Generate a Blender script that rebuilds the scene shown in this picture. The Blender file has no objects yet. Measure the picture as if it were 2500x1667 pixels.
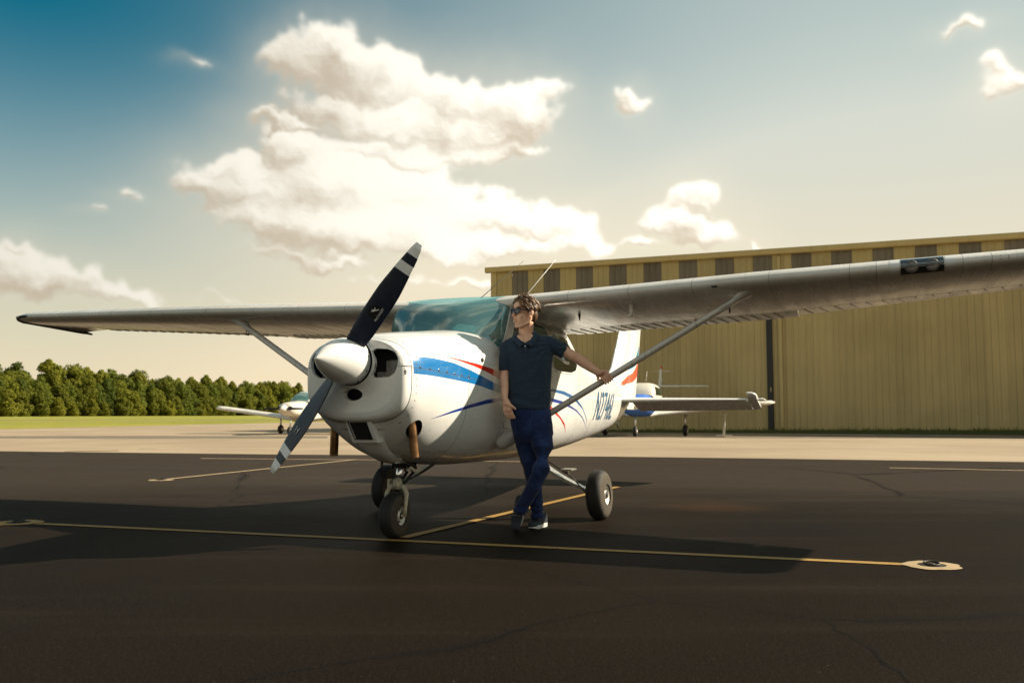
import bpy, bmesh, math, random
import numpy as np
from mathutils import Vector, Matrix, noise as mnoise
R = math.radians
random.seed(7)
rng = np.random.default_rng(11)
scene = bpy.context.scene
COL = scene.collection

# ------------------------------------------------------------------ camera
FPX, PITCH, CAMH = 2206.0, R(4.575), 0.915          # focal length in photo pixels (2500 wide)
cam = bpy.data.cameras.new('camera')
cam.sensor_width = 36.0
cam.lens = FPX / 2500 * 36
cam.clip_start, cam.clip_end = 0.05, 20000
cam.dof.use_dof = True
cam.dof.focus_distance = 6.9
cam.dof.aperture_fstop = 4.0
camo = bpy.data.objects.new('camera', cam); COL.objects.link(camo)
camo.location = (0, 0, CAMH); camo.rotation_euler = (R(90) + PITCH, 0, 0)
scene.camera = camo

def ray(u, v):
    a = (u - 1250) / FPX; b = -(v - 833.5) / FPX
    cp, sp = math.cos(PITCH), math.sin(PITCH)
    return np.array([a, cp - b * sp, sp + b * cp])
def at_depth(u, v, Y):
    d = ray(u, v); t = Y / d[1]
    return Vector((d[0] * t, Y, CAMH + d[2] * t))
def on_ground(u, v, z=0.0):
    d = ray(u, v); t = (z - CAMH) / d[2]
    return Vector((d[0] * t, d[1] * t, z))

# ------------------------------------------------------------------ light
SUN_DIR = Vector((3.13, 0.46, 2.03)).normalized()       # towards the sun, from the wing's shadow
SUN_EL = math.asin(SUN_DIR.z); SUN_AZ = math.atan2(SUN_DIR.x, SUN_DIR.y)
sun = bpy.data.lights.new('sun', 'SUN'); sun.energy = 5.0; sun.angle = R(0.6); sun.color = (1.0, .865, .67)
suno = bpy.data.objects.new('sun', sun); COL.objects.link(suno)
suno.rotation_euler = (-SUN_DIR).to_track_quat('-Z', 'Y').to_euler()
suno.location = (30, 3, 30)
scene.view_settings.view_transform = 'Standard'; scene.view_settings.look = 'None'
scene.view_settings.exposure = 0.95; scene.view_settings.gamma = 1.0
scene.view_settings.use_curve_mapping = False
scene.cycles.max_bounces = 8; scene.cycles.transparent_max_bounces = 24
scene.cycles.use_denoising = True
scene.cycles.caustics_reflective = False; scene.cycles.caustics_refractive = False
scene.render.film_transparent = False

# ------------------------------------------------------------------ node helpers
class NT:
    def __init__(s, tree): s.t = tree; s.n = tree.nodes; s.l = tree.links
    def new(s, kind, **kw):
        nd = s.n.new(kind)
        for k, v in kw.items(): setattr(nd, k, v)
        return nd
    def put(s, sock, v):
        if v is None: return
        if isinstance(v, bpy.types.NodeSocket): s.l.new(v, sock)
        else: sock.default_value = v
    def m(s, op, a, b=None, c=None, clamp=False):
        nd = s.new('ShaderNodeMath', operation=op, use_clamp=clamp)
        for i, x in enumerate((a, b, c)): s.put(nd.inputs[i], x)
        return nd.outputs[0]
    def v(s, op, a, b=None, out=0):
        nd = s.new('ShaderNodeVectorMath', operation=op)
        s.put(nd.inputs[0], a)
        if b is not None: s.put(nd.inputs[3 if op == 'SCALE' else 1], b)
        return nd.outputs['Value'] if op in ('DOT_PRODUCT', 'LENGTH', 'DISTANCE') else nd.outputs[0]
    def mix(s, f, a, b, mode='MIX'):
        nd = s.new('ShaderNodeMix', data_type='RGBA', blend_type=mode)
        def rgb(x): return (*x, 1) if isinstance(x, (tuple, list)) and len(x) == 3 else x
        s.put(nd.inputs[0], f); s.put(nd.inputs[6], rgb(a)); s.put(nd.inputs[7], rgb(b))
        return nd.outputs[2]
    def ss(s, x, lo, hi):
        nd = s.new('ShaderNodeMapRange', interpolation_type='SMOOTHSTEP')
        s.put(nd.inputs[0], x); s.put(nd.inputs[1], lo); s.put(nd.inputs[2], hi)
        return nd.outputs[0]
    def lin(s, x, lo, hi, a=0.0, b=1.0):
        nd = s.new('ShaderNodeMapRange')
        for i, q in enumerate((x, lo, hi, a, b)): s.put(nd.inputs[i], q)
        return nd.outputs[0]
    def noise(s, vec, scale, detail=4.0, rough=.55, out='Fac', dist=0.0):
        nd = s.new('ShaderNodeTexNoise')
        s.put(nd.inputs['Vector'], vec); nd.inputs['Scale'].default_value = scale
        nd.inputs['Detail'].default_value = detail; nd.inputs['Roughness'].default_value = rough
        nd.inputs['Distortion'].default_value = dist
        return nd.outputs[out]
    def vor(s, vec, scale, feature='F1', out='Distance', rnd=1.0):
        nd = s.new('ShaderNodeTexVoronoi', feature=feature)
        s.put(nd.inputs['Vector'], vec); nd.inputs['Scale'].default_value = scale
        nd.inputs['Randomness'].default_value = rnd
        return nd.outputs[out]
    def comb(s, x, y, z=0.0):
        nd = s.new('ShaderNodeCombineXYZ')
        for i, q in enumerate((x, y, z)): s.put(nd.inputs[i], q)
        return nd.outputs[0]
    def sep(s, v):
        nd = s.new('ShaderNodeSeparateXYZ'); s.put(nd.inputs[0], v); return nd.outputs
    def coord(s, out='Object'): return s.new('ShaderNodeTexCoord').outputs[out]
    def map(s, vec, scale=(1, 1, 1), loc=(0, 0, 0)):
        nd = s.new('ShaderNodeMapping'); s.put(nd.inputs[0], vec)
        nd.inputs['Scale'].default_value = scale; nd.inputs['Location'].default_value = loc
        return nd.outputs[0]
    def curve(s, x, pts, x0, x1, z0, z1):
        """piecewise linear z(x) by a Float Curve node"""
        t = s.lin(x, x0, x1)
        nd = s.new('ShaderNodeFloatCurve'); c = nd.mapping.curves[0]
        q = [((a - x0) / (x1 - x0), (b - z0) / (z1 - z0)) for a, b in pts]
        c.points[0].location = q[0]; c.points[1].location = q[-1]
        for a, b in q[1:-1]: c.points.new(a, b)
        for p in c.points: p.handle_type = 'VECTOR'
        nd.mapping.use_clip = False; nd.mapping.extend = 'HORIZONTAL'
        nd.mapping.update()
        s.put(nd.inputs['Value'], t)
        return s.lin(nd.outputs[0], 0.0, 1.0, z0, z1)
    def bump(s, h, dist=.01, strength=1.0, normal=None):
        nd = s.new('ShaderNodeBump'); s.put(nd.inputs['Height'], h)
        nd.inputs['Distance'].default_value = dist; nd.inputs['Strength'].default_value = strength
        s.put(nd.inputs['Normal'], normal)
        return nd.outputs[0]

def newmat(name):
    m = bpy.data.materials.new(name); m.use_nodes = True
    N = NT(m.node_tree); b = N.n['Principled BSDF']
    return m, N, b
def setp(N, b, col=None, rough=None, metal=None, spec=None, normal=None, **kw):
    if col is not None:
        if isinstance(col, (tuple, list)) and len(col) == 3: col = (*col, 1)
        N.put(b.inputs['Base Color'], col)
    if rough is not None: N.put(b.inputs['Roughness'], rough)
    if metal is not None: N.put(b.inputs['Metallic'], metal)
    if spec is not None: N.put(b.inputs['Specular IOR Level'], spec)
    if normal is not None: N.put(b.inputs['Normal'], normal)
    for k, v in kw.items(): N.put(b.inputs[k.replace('_', ' ')], v)
def simple(name, col, rough=.5, metal=0.0, var=.15, scale=20, bump=0.0, bscale=80, spec=.5, coat=0.0):
    m, N, b = newmat(name); o = N.coord()
    n = N.noise(o, scale, 5)
    f = N.lin(n, .3, .7, 1 - var, 1 + var)
    c = N.v('SCALE', N.comb(*col), f)
    setp(N, b, c, N.lin(n, .25, .75, max(.02, rough - .07), min(1, rough + .07)), metal, spec)
    if coat: b.inputs['Coat Weight'].default_value = coat
    if bump: setp(N, b, normal=N.bump(N.noise(o, bscale, 4), bump))
    return m

# ------------------------------------------------------------------ sky
world = bpy.data.worlds.new('World'); scene.world = world; world.use_nodes = True
W = NT(world.node_tree); bg = W.n['Background']
sky = W.new('ShaderNodeTexSky', sky_type='NISHITA', sun_disc=False)
sky.sun_elevation = SUN_EL; sky.sun_rotation = SUN_AZ
sky.altitude = 50; sky.air_density = 1.0; sky.dust_density = 2.2; sky.ozone_density = 1.6
dirv = W.v('NORMALIZE', W.coord('Generated'))
dx, dy, dz = W.sep(dirv)
az = W.m('ARCTAN2', dx, dy); el = W.m('ARCSINE', dz)
# cumulus of this sky, grown from noise on an azimuth / elevation chart (density in alpha, light in rgb)
CLOUDS = [  # centre in the photograph, radii, weight
 (790,125,85,52,1),(715,160,62,42,1),(880,185,105,58,1),(1005,225,100,45,.9),(1140,250,95,50,1),(1265,285,88,72,1),
 (1345,230,45,28,.5),(990,315,180,62,1),(820,262,120,40,.8),(690,292,75,16,.7),(1130,335,150,55,1),(1290,385,65,20,.6),(970,385,165,26,.9),(1170,390,80,28,.8),
 (695,365,72,46,1),(570,412,62,34,1),(480,458,50,28,.9),(620,470,150,65,1),(780,440,125,62,1),(900,475,110,65,1),(1010,475,110,55,.9),
 (850,560,220,56,1),(640,555,130,38,.9),(1130,520,100,38,.9),(1245,545,92,42,1),(1375,560,70,36,1),(1440,605,52,28,.9),(1110,610,240,30,.8),(760,640,150,26,.6),
 (1685,475,46,32,1),(1640,532,68,36,1),(1735,570,72,32,1),(1580,592,52,16,.8),(1830,592,30,10,.6),
 (1545,250,32,28,.95),(2365,66,46,14,.75),(2455,215,48,34,.85),(2432,172,20,22,.65),(470,152,36,10,.42),(440,135,16,7,.4),
 (35,650,75,40,.85),(130,690,120,34,.85),(300,728,66,20,.7),(25,598,26,20,.7),(300,482,36,11,.55),(215,515,28,7,.5),
 (1200,690,110,18,.5),(540,745,90,8,.4),(1000,690,240,14,.45)]
def cloud_chart():
    AZ, E0, E1, nx, ny = .72, -.03, .60, 2304, 1008
    a = np.linspace(-AZ, AZ, nx)[None, :]; e = np.linspace(E0, E1, ny)[:, None]
    X = (a * FPX + 0 * e).astype(np.float32); Yv = (e * FPX + 0 * a).astype(np.float32)
    def vn(x, y, seed):
        """smooth value noise"""
        g = np.random.default_rng(seed).random((256, 256)).astype(np.float32)
        xi = np.floor(x); yi = np.floor(y); fx = x - xi; fy = y - yi
        fx = fx ** 3 * (fx * (fx * 6 - 15) + 10); fy = fy ** 3 * (fy * (fy * 6 - 15) + 10)
        i = xi.astype(int) & 255; j = yi.astype(int) & 255; i1 = (i + 1) & 255; j1 = (j + 1) & 255
        return (g[j, i] * (1 - fx) + g[j, i1] * fx) * (1 - fy) + (g[j1, i] * (1 - fx) + g[j1, i1] * fx) * fy
    def fbm(x, y, s, octv, seed, billow=False, gain=.5):
        t = 0; amp = 1; tot = 0
        for k in range(octv):
            n = vn(x / s + 37 * k, y / s + 11 * k, seed + k)
            if billow: n = 1 - np.abs(2 * n - 1)
            t = t + amp * n; tot += amp; amp *= gain; s *= .5
        return t / tot
    wx = (fbm(X, Yv, 120, 3, 1) - .5) * 80 + (fbm(X, Yv, 40, 4, 9) - .5) * 46
    wy = (fbm(X, Yv, 120, 3, 21) - .5) * 60 + (fbm(X, Yv, 40, 4, 29) - .5) * 46
    Fd = np.zeros_like(X); Sd = np.zeros_like(X); Sw = np.full_like(X, 1e-4); Fs = np.zeros_like(X)
    for (u, v, rx, ry, w) in CLOUDS:
        d = ray(u, v); d = d / np.linalg.norm(d); cx = math.atan2(d[0], d[1]) * FPX; cy = math.asin(d[2]) * FPX
        qy = (Yv + wy - cy) / (ry * 1.24); qx = (X + wx - cx) / (rx * 1.2)
        qy = np.where(qy < 0, qy * 1.25, qy)                  # flatter bases
        ee = w * np.exp(-1.5 * (qx * qx + qy * qy)); Fd += ee; e3 = ee ** 2; Sw += e3; Sd += e3 * (.38 * qx + .92 * qy); Fs += w * np.exp(-.55 * (((X + .4 * wx - cx) / (rx * 1.3)) ** 2 + ((Yv + .4 * wy - cy) / (ry * 1.5)) ** 2))
    d = ray(960, 700); d = d / np.linalg.norm(d)              # bright low haze under the bank
    Fs += 1.3 * np.exp(-((X - math.atan2(d[0], d[1]) * FPX) / 520) ** 2 - ((Yv - math.asin(d[2]) * FPX) / 190) ** 2)
    bil = fbm(X + wx * .4, Yv + wy * .4, 62, 5, 51, True, .55)
    fine = fbm(X, Yv, 26, 4, 71)
    D = Fd * (.55 + .75 * bil) + (fine - .5) * .35 * np.clip(Fd * 3, 0, 1) + (bil - .6) * .35 * np.clip(Fd * 2, 0, 1)
    soft = np.clip(.5 - .9 * Sd / Sw, 0, 1)
    dens = np.clip((D - .20) / (.20 + .42 * soft), 0, 1); dens = dens * dens * (3 - 2 * dens)
    thick = np.clip(D - .15, 0, None); thick = thick / (1 + .35 * thick)
    tau = np.zeros_like(D)                                    # light comes from the upper right
    for k in range(1, 15):
        st = 5.5 * k ** 1.12; sx_, sy_ = int(round(-st * .42 * nx / (2 * AZ * FPX))), int(round(-st * .91 * ny / ((E1 - E0) * FPX)))
        sh = np.roll(np.roll(thick, sy_, 0), sx_, 1); tau += sh * k ** .12
    puff = np.clip(Sd / Sw, -1.1, 1.1)                                     # each lobe is bright on its sunward side
    gx = np.gradient(thick, axis=1); gy = np.gradient(thick, axis=0)
    rel = np.clip((-gx * .45 - gy * .9) * 3, -.10, .14)
    broad = fbm(X + wx, Yv + wy, 170, 4, 91)
    lit = .38 + .66 * puff + rel + (broad - .5) * 1.2 + .30 * np.exp(-tau * .12)
    gl = ray(1050, 510); gl = gl / np.linalg.norm(gl)         # thin, backlit heart of the cloud
    lit = lit + .62 * np.exp(-((X - math.atan2(gl[0], gl[1]) * FPX) / 340) ** 2 - ((Yv - math.asin(gl[2]) * FPX) / 130) ** 2)
    lit = np.clip(np.maximum(lit, np.exp(-thick * 4.0) * .66), 0, 1)
    base = (lit * lit * (3 - 2 * lit))[..., None]
    sunny = np.clip((X / FPX + .50) / .62, 0, 1)[..., None]; sunny = sunny * sunny * (3 - 2 * sunny)
    dark = np.array([.66, .55, .415], np.float32); lite = np.array([1.28, 1.215, 1.06], np.float32) * (.70 + .30 * sunny)
    rgb = dark * (.85 + .2 * sunny) * (1 - base) + lite * base
    def blur(z, r):
        for ax_ in (0, 1):
            z = sum(np.roll(z, k, ax_) for k in range(-r, r + 1)) / (2 * r + 1)
        return z
    dens = .55 * blur(blur(dens, 2), 2) + .45 * blur(blur(dens * (1 - .35 * soft), 5), 4)
    for c_ in range(3): rgb[..., c_] = blur(rgb[..., c_], 1)
    veil = np.clip(1 - np.exp(-Fs * .55), 0, 1) * .52               # thin vapour round the cloud
    vcol = (np.array([1.04, .92, .70], np.float32) * (.78 + .22 * sunny))
    tot = dens + veil * (1 - dens); rgb = (rgb * dens[..., None] + vcol * (veil * (1 - dens))[..., None]) / np.maximum(tot, 1e-4)[..., None]; dens = tot
    dens = dens * np.clip((Yv / FPX + .0) / .05, 0, 1)
    img = bpy.data.images.new('cloud_chart', nx, ny, alpha=True, float_buffer=True)
    img.colorspace_settings.name = 'Non-Color'; img.alpha_mode = 'CHANNEL_PACKED'
    img.pixels.foreach_set(np.concatenate([rgb, dens[..., None]], 2).astype(np.float32).ravel()); img.update(); img.pack()
    return img, AZ, E0, E1
cimg, AZ_, E0_, E1_ = cloud_chart()
ctex = W.new('ShaderNodeTexImage', image=cimg, extension='EXTEND', interpolation='Cubic')
W.put(ctex.inputs[0], W.comb(W.lin(az, -AZ_, AZ_), W.lin(el, E0_, E1_), 0.0))
inframe = W.m('MULTIPLY', W.ss(W.m('ABSOLUTE', az), .715, .66), W.ss(el, .595, .55))
dens = W.m('MULTIPLY', ctex.outputs['Alpha'], inframe)
cl_col = W.v('SCALE', ctex.outputs['Color'], 9.6)
# the same kind of cloud goes on round the rest of the sky
outside = W.m('MAXIMUM', W.ss(W.m('ABSOLUTE', az), .62, .95), W.ss(el, .52, .75))
gv = W.comb(dx, dy, W.m('MULTIPLY', dz, 1.9))
g1 = W.noise(gv, 1.7, 5, .5); g2 = W.noise(W.v('ADD', gv, (.05, 0, .09)), 1.7, 4, .5)
gF = W.m('MULTIPLY', W.ss(g1, .47, .60), outside)
glit = W.ss(W.m('SUBTRACT', g1, g2), -.06, .08)
gcl_col = W.mix(glit, (4.6, 3.8, 2.8), (9.5, 8.8, 7.2))
# cream haze low over the ground, thicker towards the sun
skyc = W.mix(1.0, sky.outputs[0], (.012, .72, .72), 'MULTIPLY')
haze = W.m('ADD', W.m('MULTIPLY', W.ss(el, .42, -.02), .92), W.m('MULTIPLY', W.ss(dx, -.47, .38), W.m('MULTIPLY', W.ss(el, 1.0, .15), .92)), clamp=True)
hazec = W.mix(W.ss(el, .0, .34), (8.9, 7.4, 5.0), (6.5, 6.8, 6.1))
skyc = W.mix(haze, skyc, hazec)
skyc = W.mix(gF, skyc, gcl_col)
skyc = W.mix(W.m('MULTIPLY', dens, .97), skyc, cl_col)
W.put(bg.inputs[0], skyc); bg.inputs[1].default_value = 0.054
world.cycles.sampling_method = 'MANUAL'; world.cycles.sample_map_resolution = 512
# ------------------------------------------------------------------ mesh helpers
class MB:
    """collects geometry for ONE mesh object"""
    def __init__(s): s.v = []; s.f = []; s.mi = []; s.cur = 0
    def add(s, verts, faces):
        o = len(s.v); s.v += [tuple(p) for p in verts]
        s.f += [tuple(i + o for i in f) for f in faces]; s.mi += [s.cur] * len(faces)
        return s
    def box(s, c, d, M=None):
        x, y, z = (k / 2 for k in d)
        p = [Vector((sx * x, sy * y, sz * z)) for sz in (-1, 1) for sx, sy in ((-1, -1), (1, -1), (1, 1), (-1, 1))]
        if M is not None: p = [M @ q for q in p]
        p = [q + Vector(c) for q in p]
        return s.add(p, [(3, 2, 1, 0), (4, 5, 6, 7), (0, 1, 5, 4), (1, 2, 6, 5), (2, 3, 7, 6), (3, 0, 4, 7)])
    def loft(s, secs, close=True, cap0=False, cap1=False):
        n = len(secs[0]); vs = [p for q in secs for p in q]; fs = []
        for i in range(len(secs) - 1):
            for j in range(n if close else n - 1):
                k = (j + 1) % n
                fs.append((i * n + j, i * n + k, (i + 1) * n + k, (i + 1) * n + j))
        if cap0: fs.append(tuple(range(n - 1, -1, -1)))
        if cap1: fs.append(tuple((len(secs) - 1) * n + j for j in range(n)))
        return s.add(vs, fs)
    def tube(s, pts, rad, n=12, flat=1.0, ref=(0, 0, 1), caps=True, rnd=False):
        """swept tube; rad number or list; flat = radius across ref / radius along the other axis; rnd = rounded ends"""
        pts = [Vector(p) for p in pts]
        if not hasattr(rad, '__len__'): rad = [rad] * len(pts)
        rad = list(rad)
        if rnd:
            a, b = pts[0], pts[-1]; ta = (pts[0] - pts[1]).normalized(); tb = (pts[-1] - pts[-2]).normalized()
            ea = [(a + ta * rad[0] * math.sin(t), rad[0] * math.cos(t)) for t in (1.5, 1.1, .7, .35)]
            eb = [(b + tb * rad[-1] * math.sin(t), rad[-1] * math.cos(t)) for t in (.35, .7, 1.1, 1.5)]
            pts = [p for p, r in ea] + pts + [p for p, r in eb]; rad = [r for p, r in ea] + rad + [r for p, r in eb]
        secs = []; ref = Vector(ref)
        for i, p in enumerate(pts):
            t = (pts[min(i + 1, len(pts) - 1)] - pts[max(i - 1, 0)]).normalized()
            a = t.cross(ref)
            if a.length < 1e-4: a = t.cross(Vector((.3, 1, .2)))
            a.normalize(); b = a.cross(t).normalized()
            r = rad[i]
            secs.append([p + a * (r * math.cos(k * 2 * math.pi / n)) + b * (r * flat * math.sin(k * 2 * math.pi / n)) for k in range(n)])
        return s.loft(secs, True, caps, caps)
    def lathe(s, prof, n=24, M=None, cap=True):
        """prof: list of (r, z) round local Z"""
        secs = []
        for r, z in prof:
            q = [Vector((r * math.cos(2 * math.pi * k / n), r * math.sin(2 * math.pi * k / n), z)) for k in range(n)]
            if M is not None: q = [M @ p for p in q]
            secs.append(q)
        return s.loft(secs, True, cap and prof[0][0] > 1e-5, cap and prof[-1][0] > 1e-5)
    def ell(s, c, r, n=16, m=10, M=None):
        secs = []
        for i in range(m + 1):
            t = math.pi * i / m - math.pi / 2; t = max(-1.54, min(1.54, t))
            q = [Vector((r[0] * math.cos(t) * math.cos(2 * math.pi * k / n), r[1] * math.cos(t) * math.sin(2 * math.pi * k / n), r[2] * math.sin(t))) for k in range(n)]
            if M is not None: q = [M @ p for p in q]
            secs.append([p + Vector(c) for p in q])
        return s.loft(secs, True, True, True)
    def build(s, name, mat, parent=None, smooth=True, sharp=None):
        me = bpy.data.meshes.new(name); me.from_pydata(s.v, [], s.f); me.update()
        mats = mat if isinstance(mat, (list, tuple)) else [mat]
        for q in mats: me.materials.append(q)
        if len(mats) > 1: me.polygons.foreach_set('material_index', s.mi)
        bm = bmesh.new(); bm.from_mesh(me); bmesh.ops.recalc_face_normals(bm, faces=bm.faces); bm.to_mesh(me); bm.free()
        if smooth: smoothen(me, sharp)
        return link(name, me, parent)
def smoothen(me, sharp=None):
    me.polygons.foreach_set('use_smooth', [True] * len(me.polygons))
    if sharp is not None: me.set_sharp_from_angle(angle=R(sharp))
def link(name, me, parent=None):
    o = bpy.data.objects.new(name, me); COL.objects.link(o); o.parent = parent
    return o
def thing(name, label, cat, loc=(0, 0, 0), rz=0.0, group=None):
    o = bpy.data.objects.new(name, None); COL.objects.link(o)
    o.location = loc; o.rotation_euler = (0, 0, rz); o.empty_display_size = .2
    return tag(o, label, cat, group)
def tag(o, label, cat, group=None):
    o['label'] = label; o['category'] = cat
    if group: o['group'] = group
    return o
def struct(o): o['kind'] = 'structure'; return o
def copy_tree(o, parent=None):
    c = o.copy(); COL.objects.link(c); c.parent = parent
    for ch in o.children: copy_tree(ch, c)
    return c
def pchip(xs, ys):
    xs = np.array(xs, float); ys = np.array(ys, float); h = np.diff(xs); d = np.diff(ys) / h
    m = np.zeros(len(xs)); m[0] = d[0]; m[-1] = d[-1]
    for i in range(1, len(xs) - 1):
        if d[i - 1] * d[i] > 0:
            w1 = 2 * h[i] + h[i - 1]; w2 = h[i] + 2 * h[i - 1]; m[i] = (w1 + w2) / (w1 / d[i - 1] + w2 / d[i])
    def f(x):
        x = min(max(x, xs[0]), xs[-1]); i = min(int(np.searchsorted(xs, x, 'right')) - 1, len(xs) - 2)
        t = (x - xs[i]) / h[i]
        return float((1 + 2 * t) * (1 - t) ** 2 * ys[i] + t * (1 - t) ** 2 * h[i] * m[i] + t * t * (3 - 2 * t) * ys[i + 1] + t * t * (t - 1) * h[i] * m[i + 1])
    return f
def bm_of(mb):
    me = bpy.data.meshes.new('tmp'); me.from_pydata(mb.v, [], mb.f); bm = bmesh.new(); bm.from_mesh(me); bpy.data.meshes.remove(me)
    bmesh.ops.recalc_face_normals(bm, faces=bm.faces)
    return bm
def in_poly(x, y, poly):
    c = False; n = len(poly)
    for i in range(n):
        x1, y1 = poly[i]; x2, y2 = poly[i - 1]
        if (y1 > y) != (y2 > y) and x < (x2 - x1) * (y - y1) / (y2 - y1) + x1: c = not c
    return c
def cut_poly(bm, poly, axes, ok):
    """cut the outline of poly (in the two given axes) into the faces that pass ok(centre); return the faces inside"""
    a, b = axes; xs = [p[0] for p in poly]; ys = [p[1] for p in poly]; mg = .06
    def near():
        out = []
        for f in bm.faces:
            c = f.calc_center_median()
            if ok(c) and min(xs) - mg < c[a] < max(xs) + mg and min(ys) - mg < c[b] < max(ys) + mg: out.append(f)
        return out
    for i in range(len(poly)):
        p, q = poly[i - 1], poly[i]; dx_, dy_ = q[0] - p[0], q[1] - p[1]
        L = math.hypot(dx_, dy_)
        if L < 1e-6: continue
        co = [0, 0, 0]; no = [0, 0, 0]; co[a], co[b] = p; no[a], no[b] = -dy_ / L, dx_ / L
        fs = [f for f in near() if min((v.co[a] - p[0]) * dx_ + (v.co[b] - p[1]) * dy_ for v in f.verts) < L * L + mg * L
              and max((v.co[a] - p[0]) * dx_ + (v.co[b] - p[1]) * dy_ for v in f.verts) > -mg * L]
        es = {e for f in fs for e in f.edges}; vs = {v for f in fs for v in f.verts}
        if fs: bmesh.ops.bisect_plane(bm, geom=list(fs) + list(es) + list(vs), dist=1e-5, plane_co=co, plane_no=no)
    return [f for f in near() if in_poly(f.calc_center_median()[a], f.calc_center_median()[b], poly)]
def take(bm, faces):
    """move faces out of bm as an MB"""
    mb = MB(); idx = {}
    for f in faces:
        ids = []
        for v in f.verts:
            if v not in idx: idx[v] = len(mb.v); mb.v.append(tuple(v.co))
            ids.append(idx[v])
        mb.f.append(tuple(ids)); mb.mi.append(0)
    bmesh.ops.delete(bm, geom=faces, context='FACES')
    return mb
def bm_build(bm, name, mat, parent=None, sharp=None):
    me = bpy.data.meshes.new(name); bm.to_mesh(me); bm.free()
    for q in (mat if isinstance(mat, (list, tuple)) else [mat]): me.materials.append(q)
    smoothen(me, sharp)
    return link(name, me, parent)
def rounded(poly, r=.05, n=4):
    out = []
    for i in range(len(poly)):
        p0, p, p1 = (Vector(poly[i - 1]), Vector(poly[i]), Vector(poly[(i + 1) % len(poly)]))
        a = p + (p0 - p).normalized() * min(r, (p0 - p).length * .45); b = p + (p1 - p).normalized() * min(r, (p1 - p).length * .45)
        for k in range(n + 1):
            t = k / n; q = a * (1 - t) ** 2 + p * (2 * t * (1 - t)) + b * t * t
            out.append((q.x, q.y))
    return out
def text_mesh(body, size=1.0):
    cu = bpy.data.curves.new('txt', 'FONT'); cu.body = body; cu.size = size; cu.align_x = 'CENTER'; cu.align_y = 'CENTER'
    o = bpy.data.objects.new('txt', cu); COL.objects.link(o)
    dg = bpy.context.evaluated_depsgraph_get(); dg.update()
    me = bpy.data.meshes.new_from_object(o.evaluated_get(dg))
    bpy.data.objects.remove(o); bpy.data.curves.remove(cu)
    return me
# ------------------------------------------------------------------ ground materials
def mat_asphalt():
    m, N, b = newmat('asphalt_new'); o = N.coord()
    big = N.noise(o, .35, 5, .6); streak = N.noise(N.map(o, (.12, 1.6, 1)), 1.0, 5, .65)
    grit = N.noise(o, 190, 3, .7); chips = N.vor(o, 85)
    base = N.mix(N.ss(big, .3, .7), (.0055, .0037, .0024), (.0105, .0073, .0049))
    base = N.mix(N.m('MULTIPLY', N.ss(streak, .5, .74), .5), base, (.025, .0175, .0115))
    base = N.mix(N.m('MULTIPLY', N.ss(N.noise(o, 75, 4, .8), .50, .66), .62), base, (.034, .026, .0185))
    far_sheen = N.ss(N.m('ADD', N.sep(o)[1], N.m('MULTIPLY', N.m('SUBTRACT', N.noise(N.map(o, (.25, 1, 1)), .5, 5, .65), .5), 7.0)), 7.5, 12.5)
    base = N.mix(N.m('MULTIPLY', far_sheen, .78), base, (.042, .032, .0235))         # lighter with distance: grazing sky sheen put into the colour
    fleck = N.m('LESS_THAN', N.vor(o, 17), .034)
    fl2 = N.m('MULTIPLY', fleck, N.m('GREATER_THAN', N.noise(o, 9.0, 2), .53))
    base = N.mix(fl2, base, (.26, .22, .17))
    x, y, z = N.sep(o)
    stain = N.v('LENGTH', N.v('MULTIPLY', N.v('SUBTRACT', o, (2.0, 9.0, 0)), (1.0, 1.3, 0)))
    st = N.m('MULTIPLY', N.ss(N.m('ADD', stain, N.m('MULTIPLY', big, .9)), 1.3, .5), .22)
    base = N.mix(st, base, (.085, .043, .018))
    jx, jy, jz = N.sep(N.v('ADD', o, N.v('MULTIPLY', N.v('SUBTRACT', N.noise(o, .8, 4, .6, 'Color'), (.5, .5, .5)), (.5, .5, 0))))
    crk = N.vor(N.comb(jx, jy, 0.0), .17, 'DISTANCE_TO_EDGE'); crack = N.m('LESS_THAN', crk, .0016)
    seal = N.m('MULTIPLY', N.ss(crk, .012, .004), N.ss(N.noise(o, .5, 2), .45, .6))
    base = N.mix(N.m('MULTIPLY', seal, .5), base, (.006, .005, .0045)); base = N.mix(N.m('MULTIPLY', crack, .8), base, (.004, .0035, .003))
    drip = N.m('LESS_THAN', N.m('ADD', N.vor(o, 1.1), N.m('MULTIPLY', N.noise(o, 7, 3), .12)), .13)
    base = N.mix(N.m('MULTIPLY', drip, .55), base, (.0055, .0045, .0038))
    rough = N.lin(big, .3, .7, .58, .75)
    h = N.m('ADD', N.m('MULTIPLY', grit, .6), N.m('MULTIPLY', chips, .25))
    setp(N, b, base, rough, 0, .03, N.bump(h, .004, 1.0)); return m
def mat_concrete():
    m, N, b = newmat('pavement_worn'); o = N.coord()
    big = N.noise(o, .16, 5, .6); streak = N.noise(N.map(o, (.05, .9, 1)), 1.0, 5, .6); grit = N.noise(o, 60, 3, .7)
    c = N.mix(N.ss(big, .3, .7), (.26, .20, .132), (.36, .28, .19))
    c = N.mix(N.m('MULTIPLY', N.ss(streak, .55, .72), .45), c, (.16, .122, .084))
    c = N.mix(N.m('MULTIPLY', N.ss(grit, .5, .8), .3), c, (.40, .33, .25))
    setp(N, b, c, .85, 0, .3, N.bump(grit, .003)); return m
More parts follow.
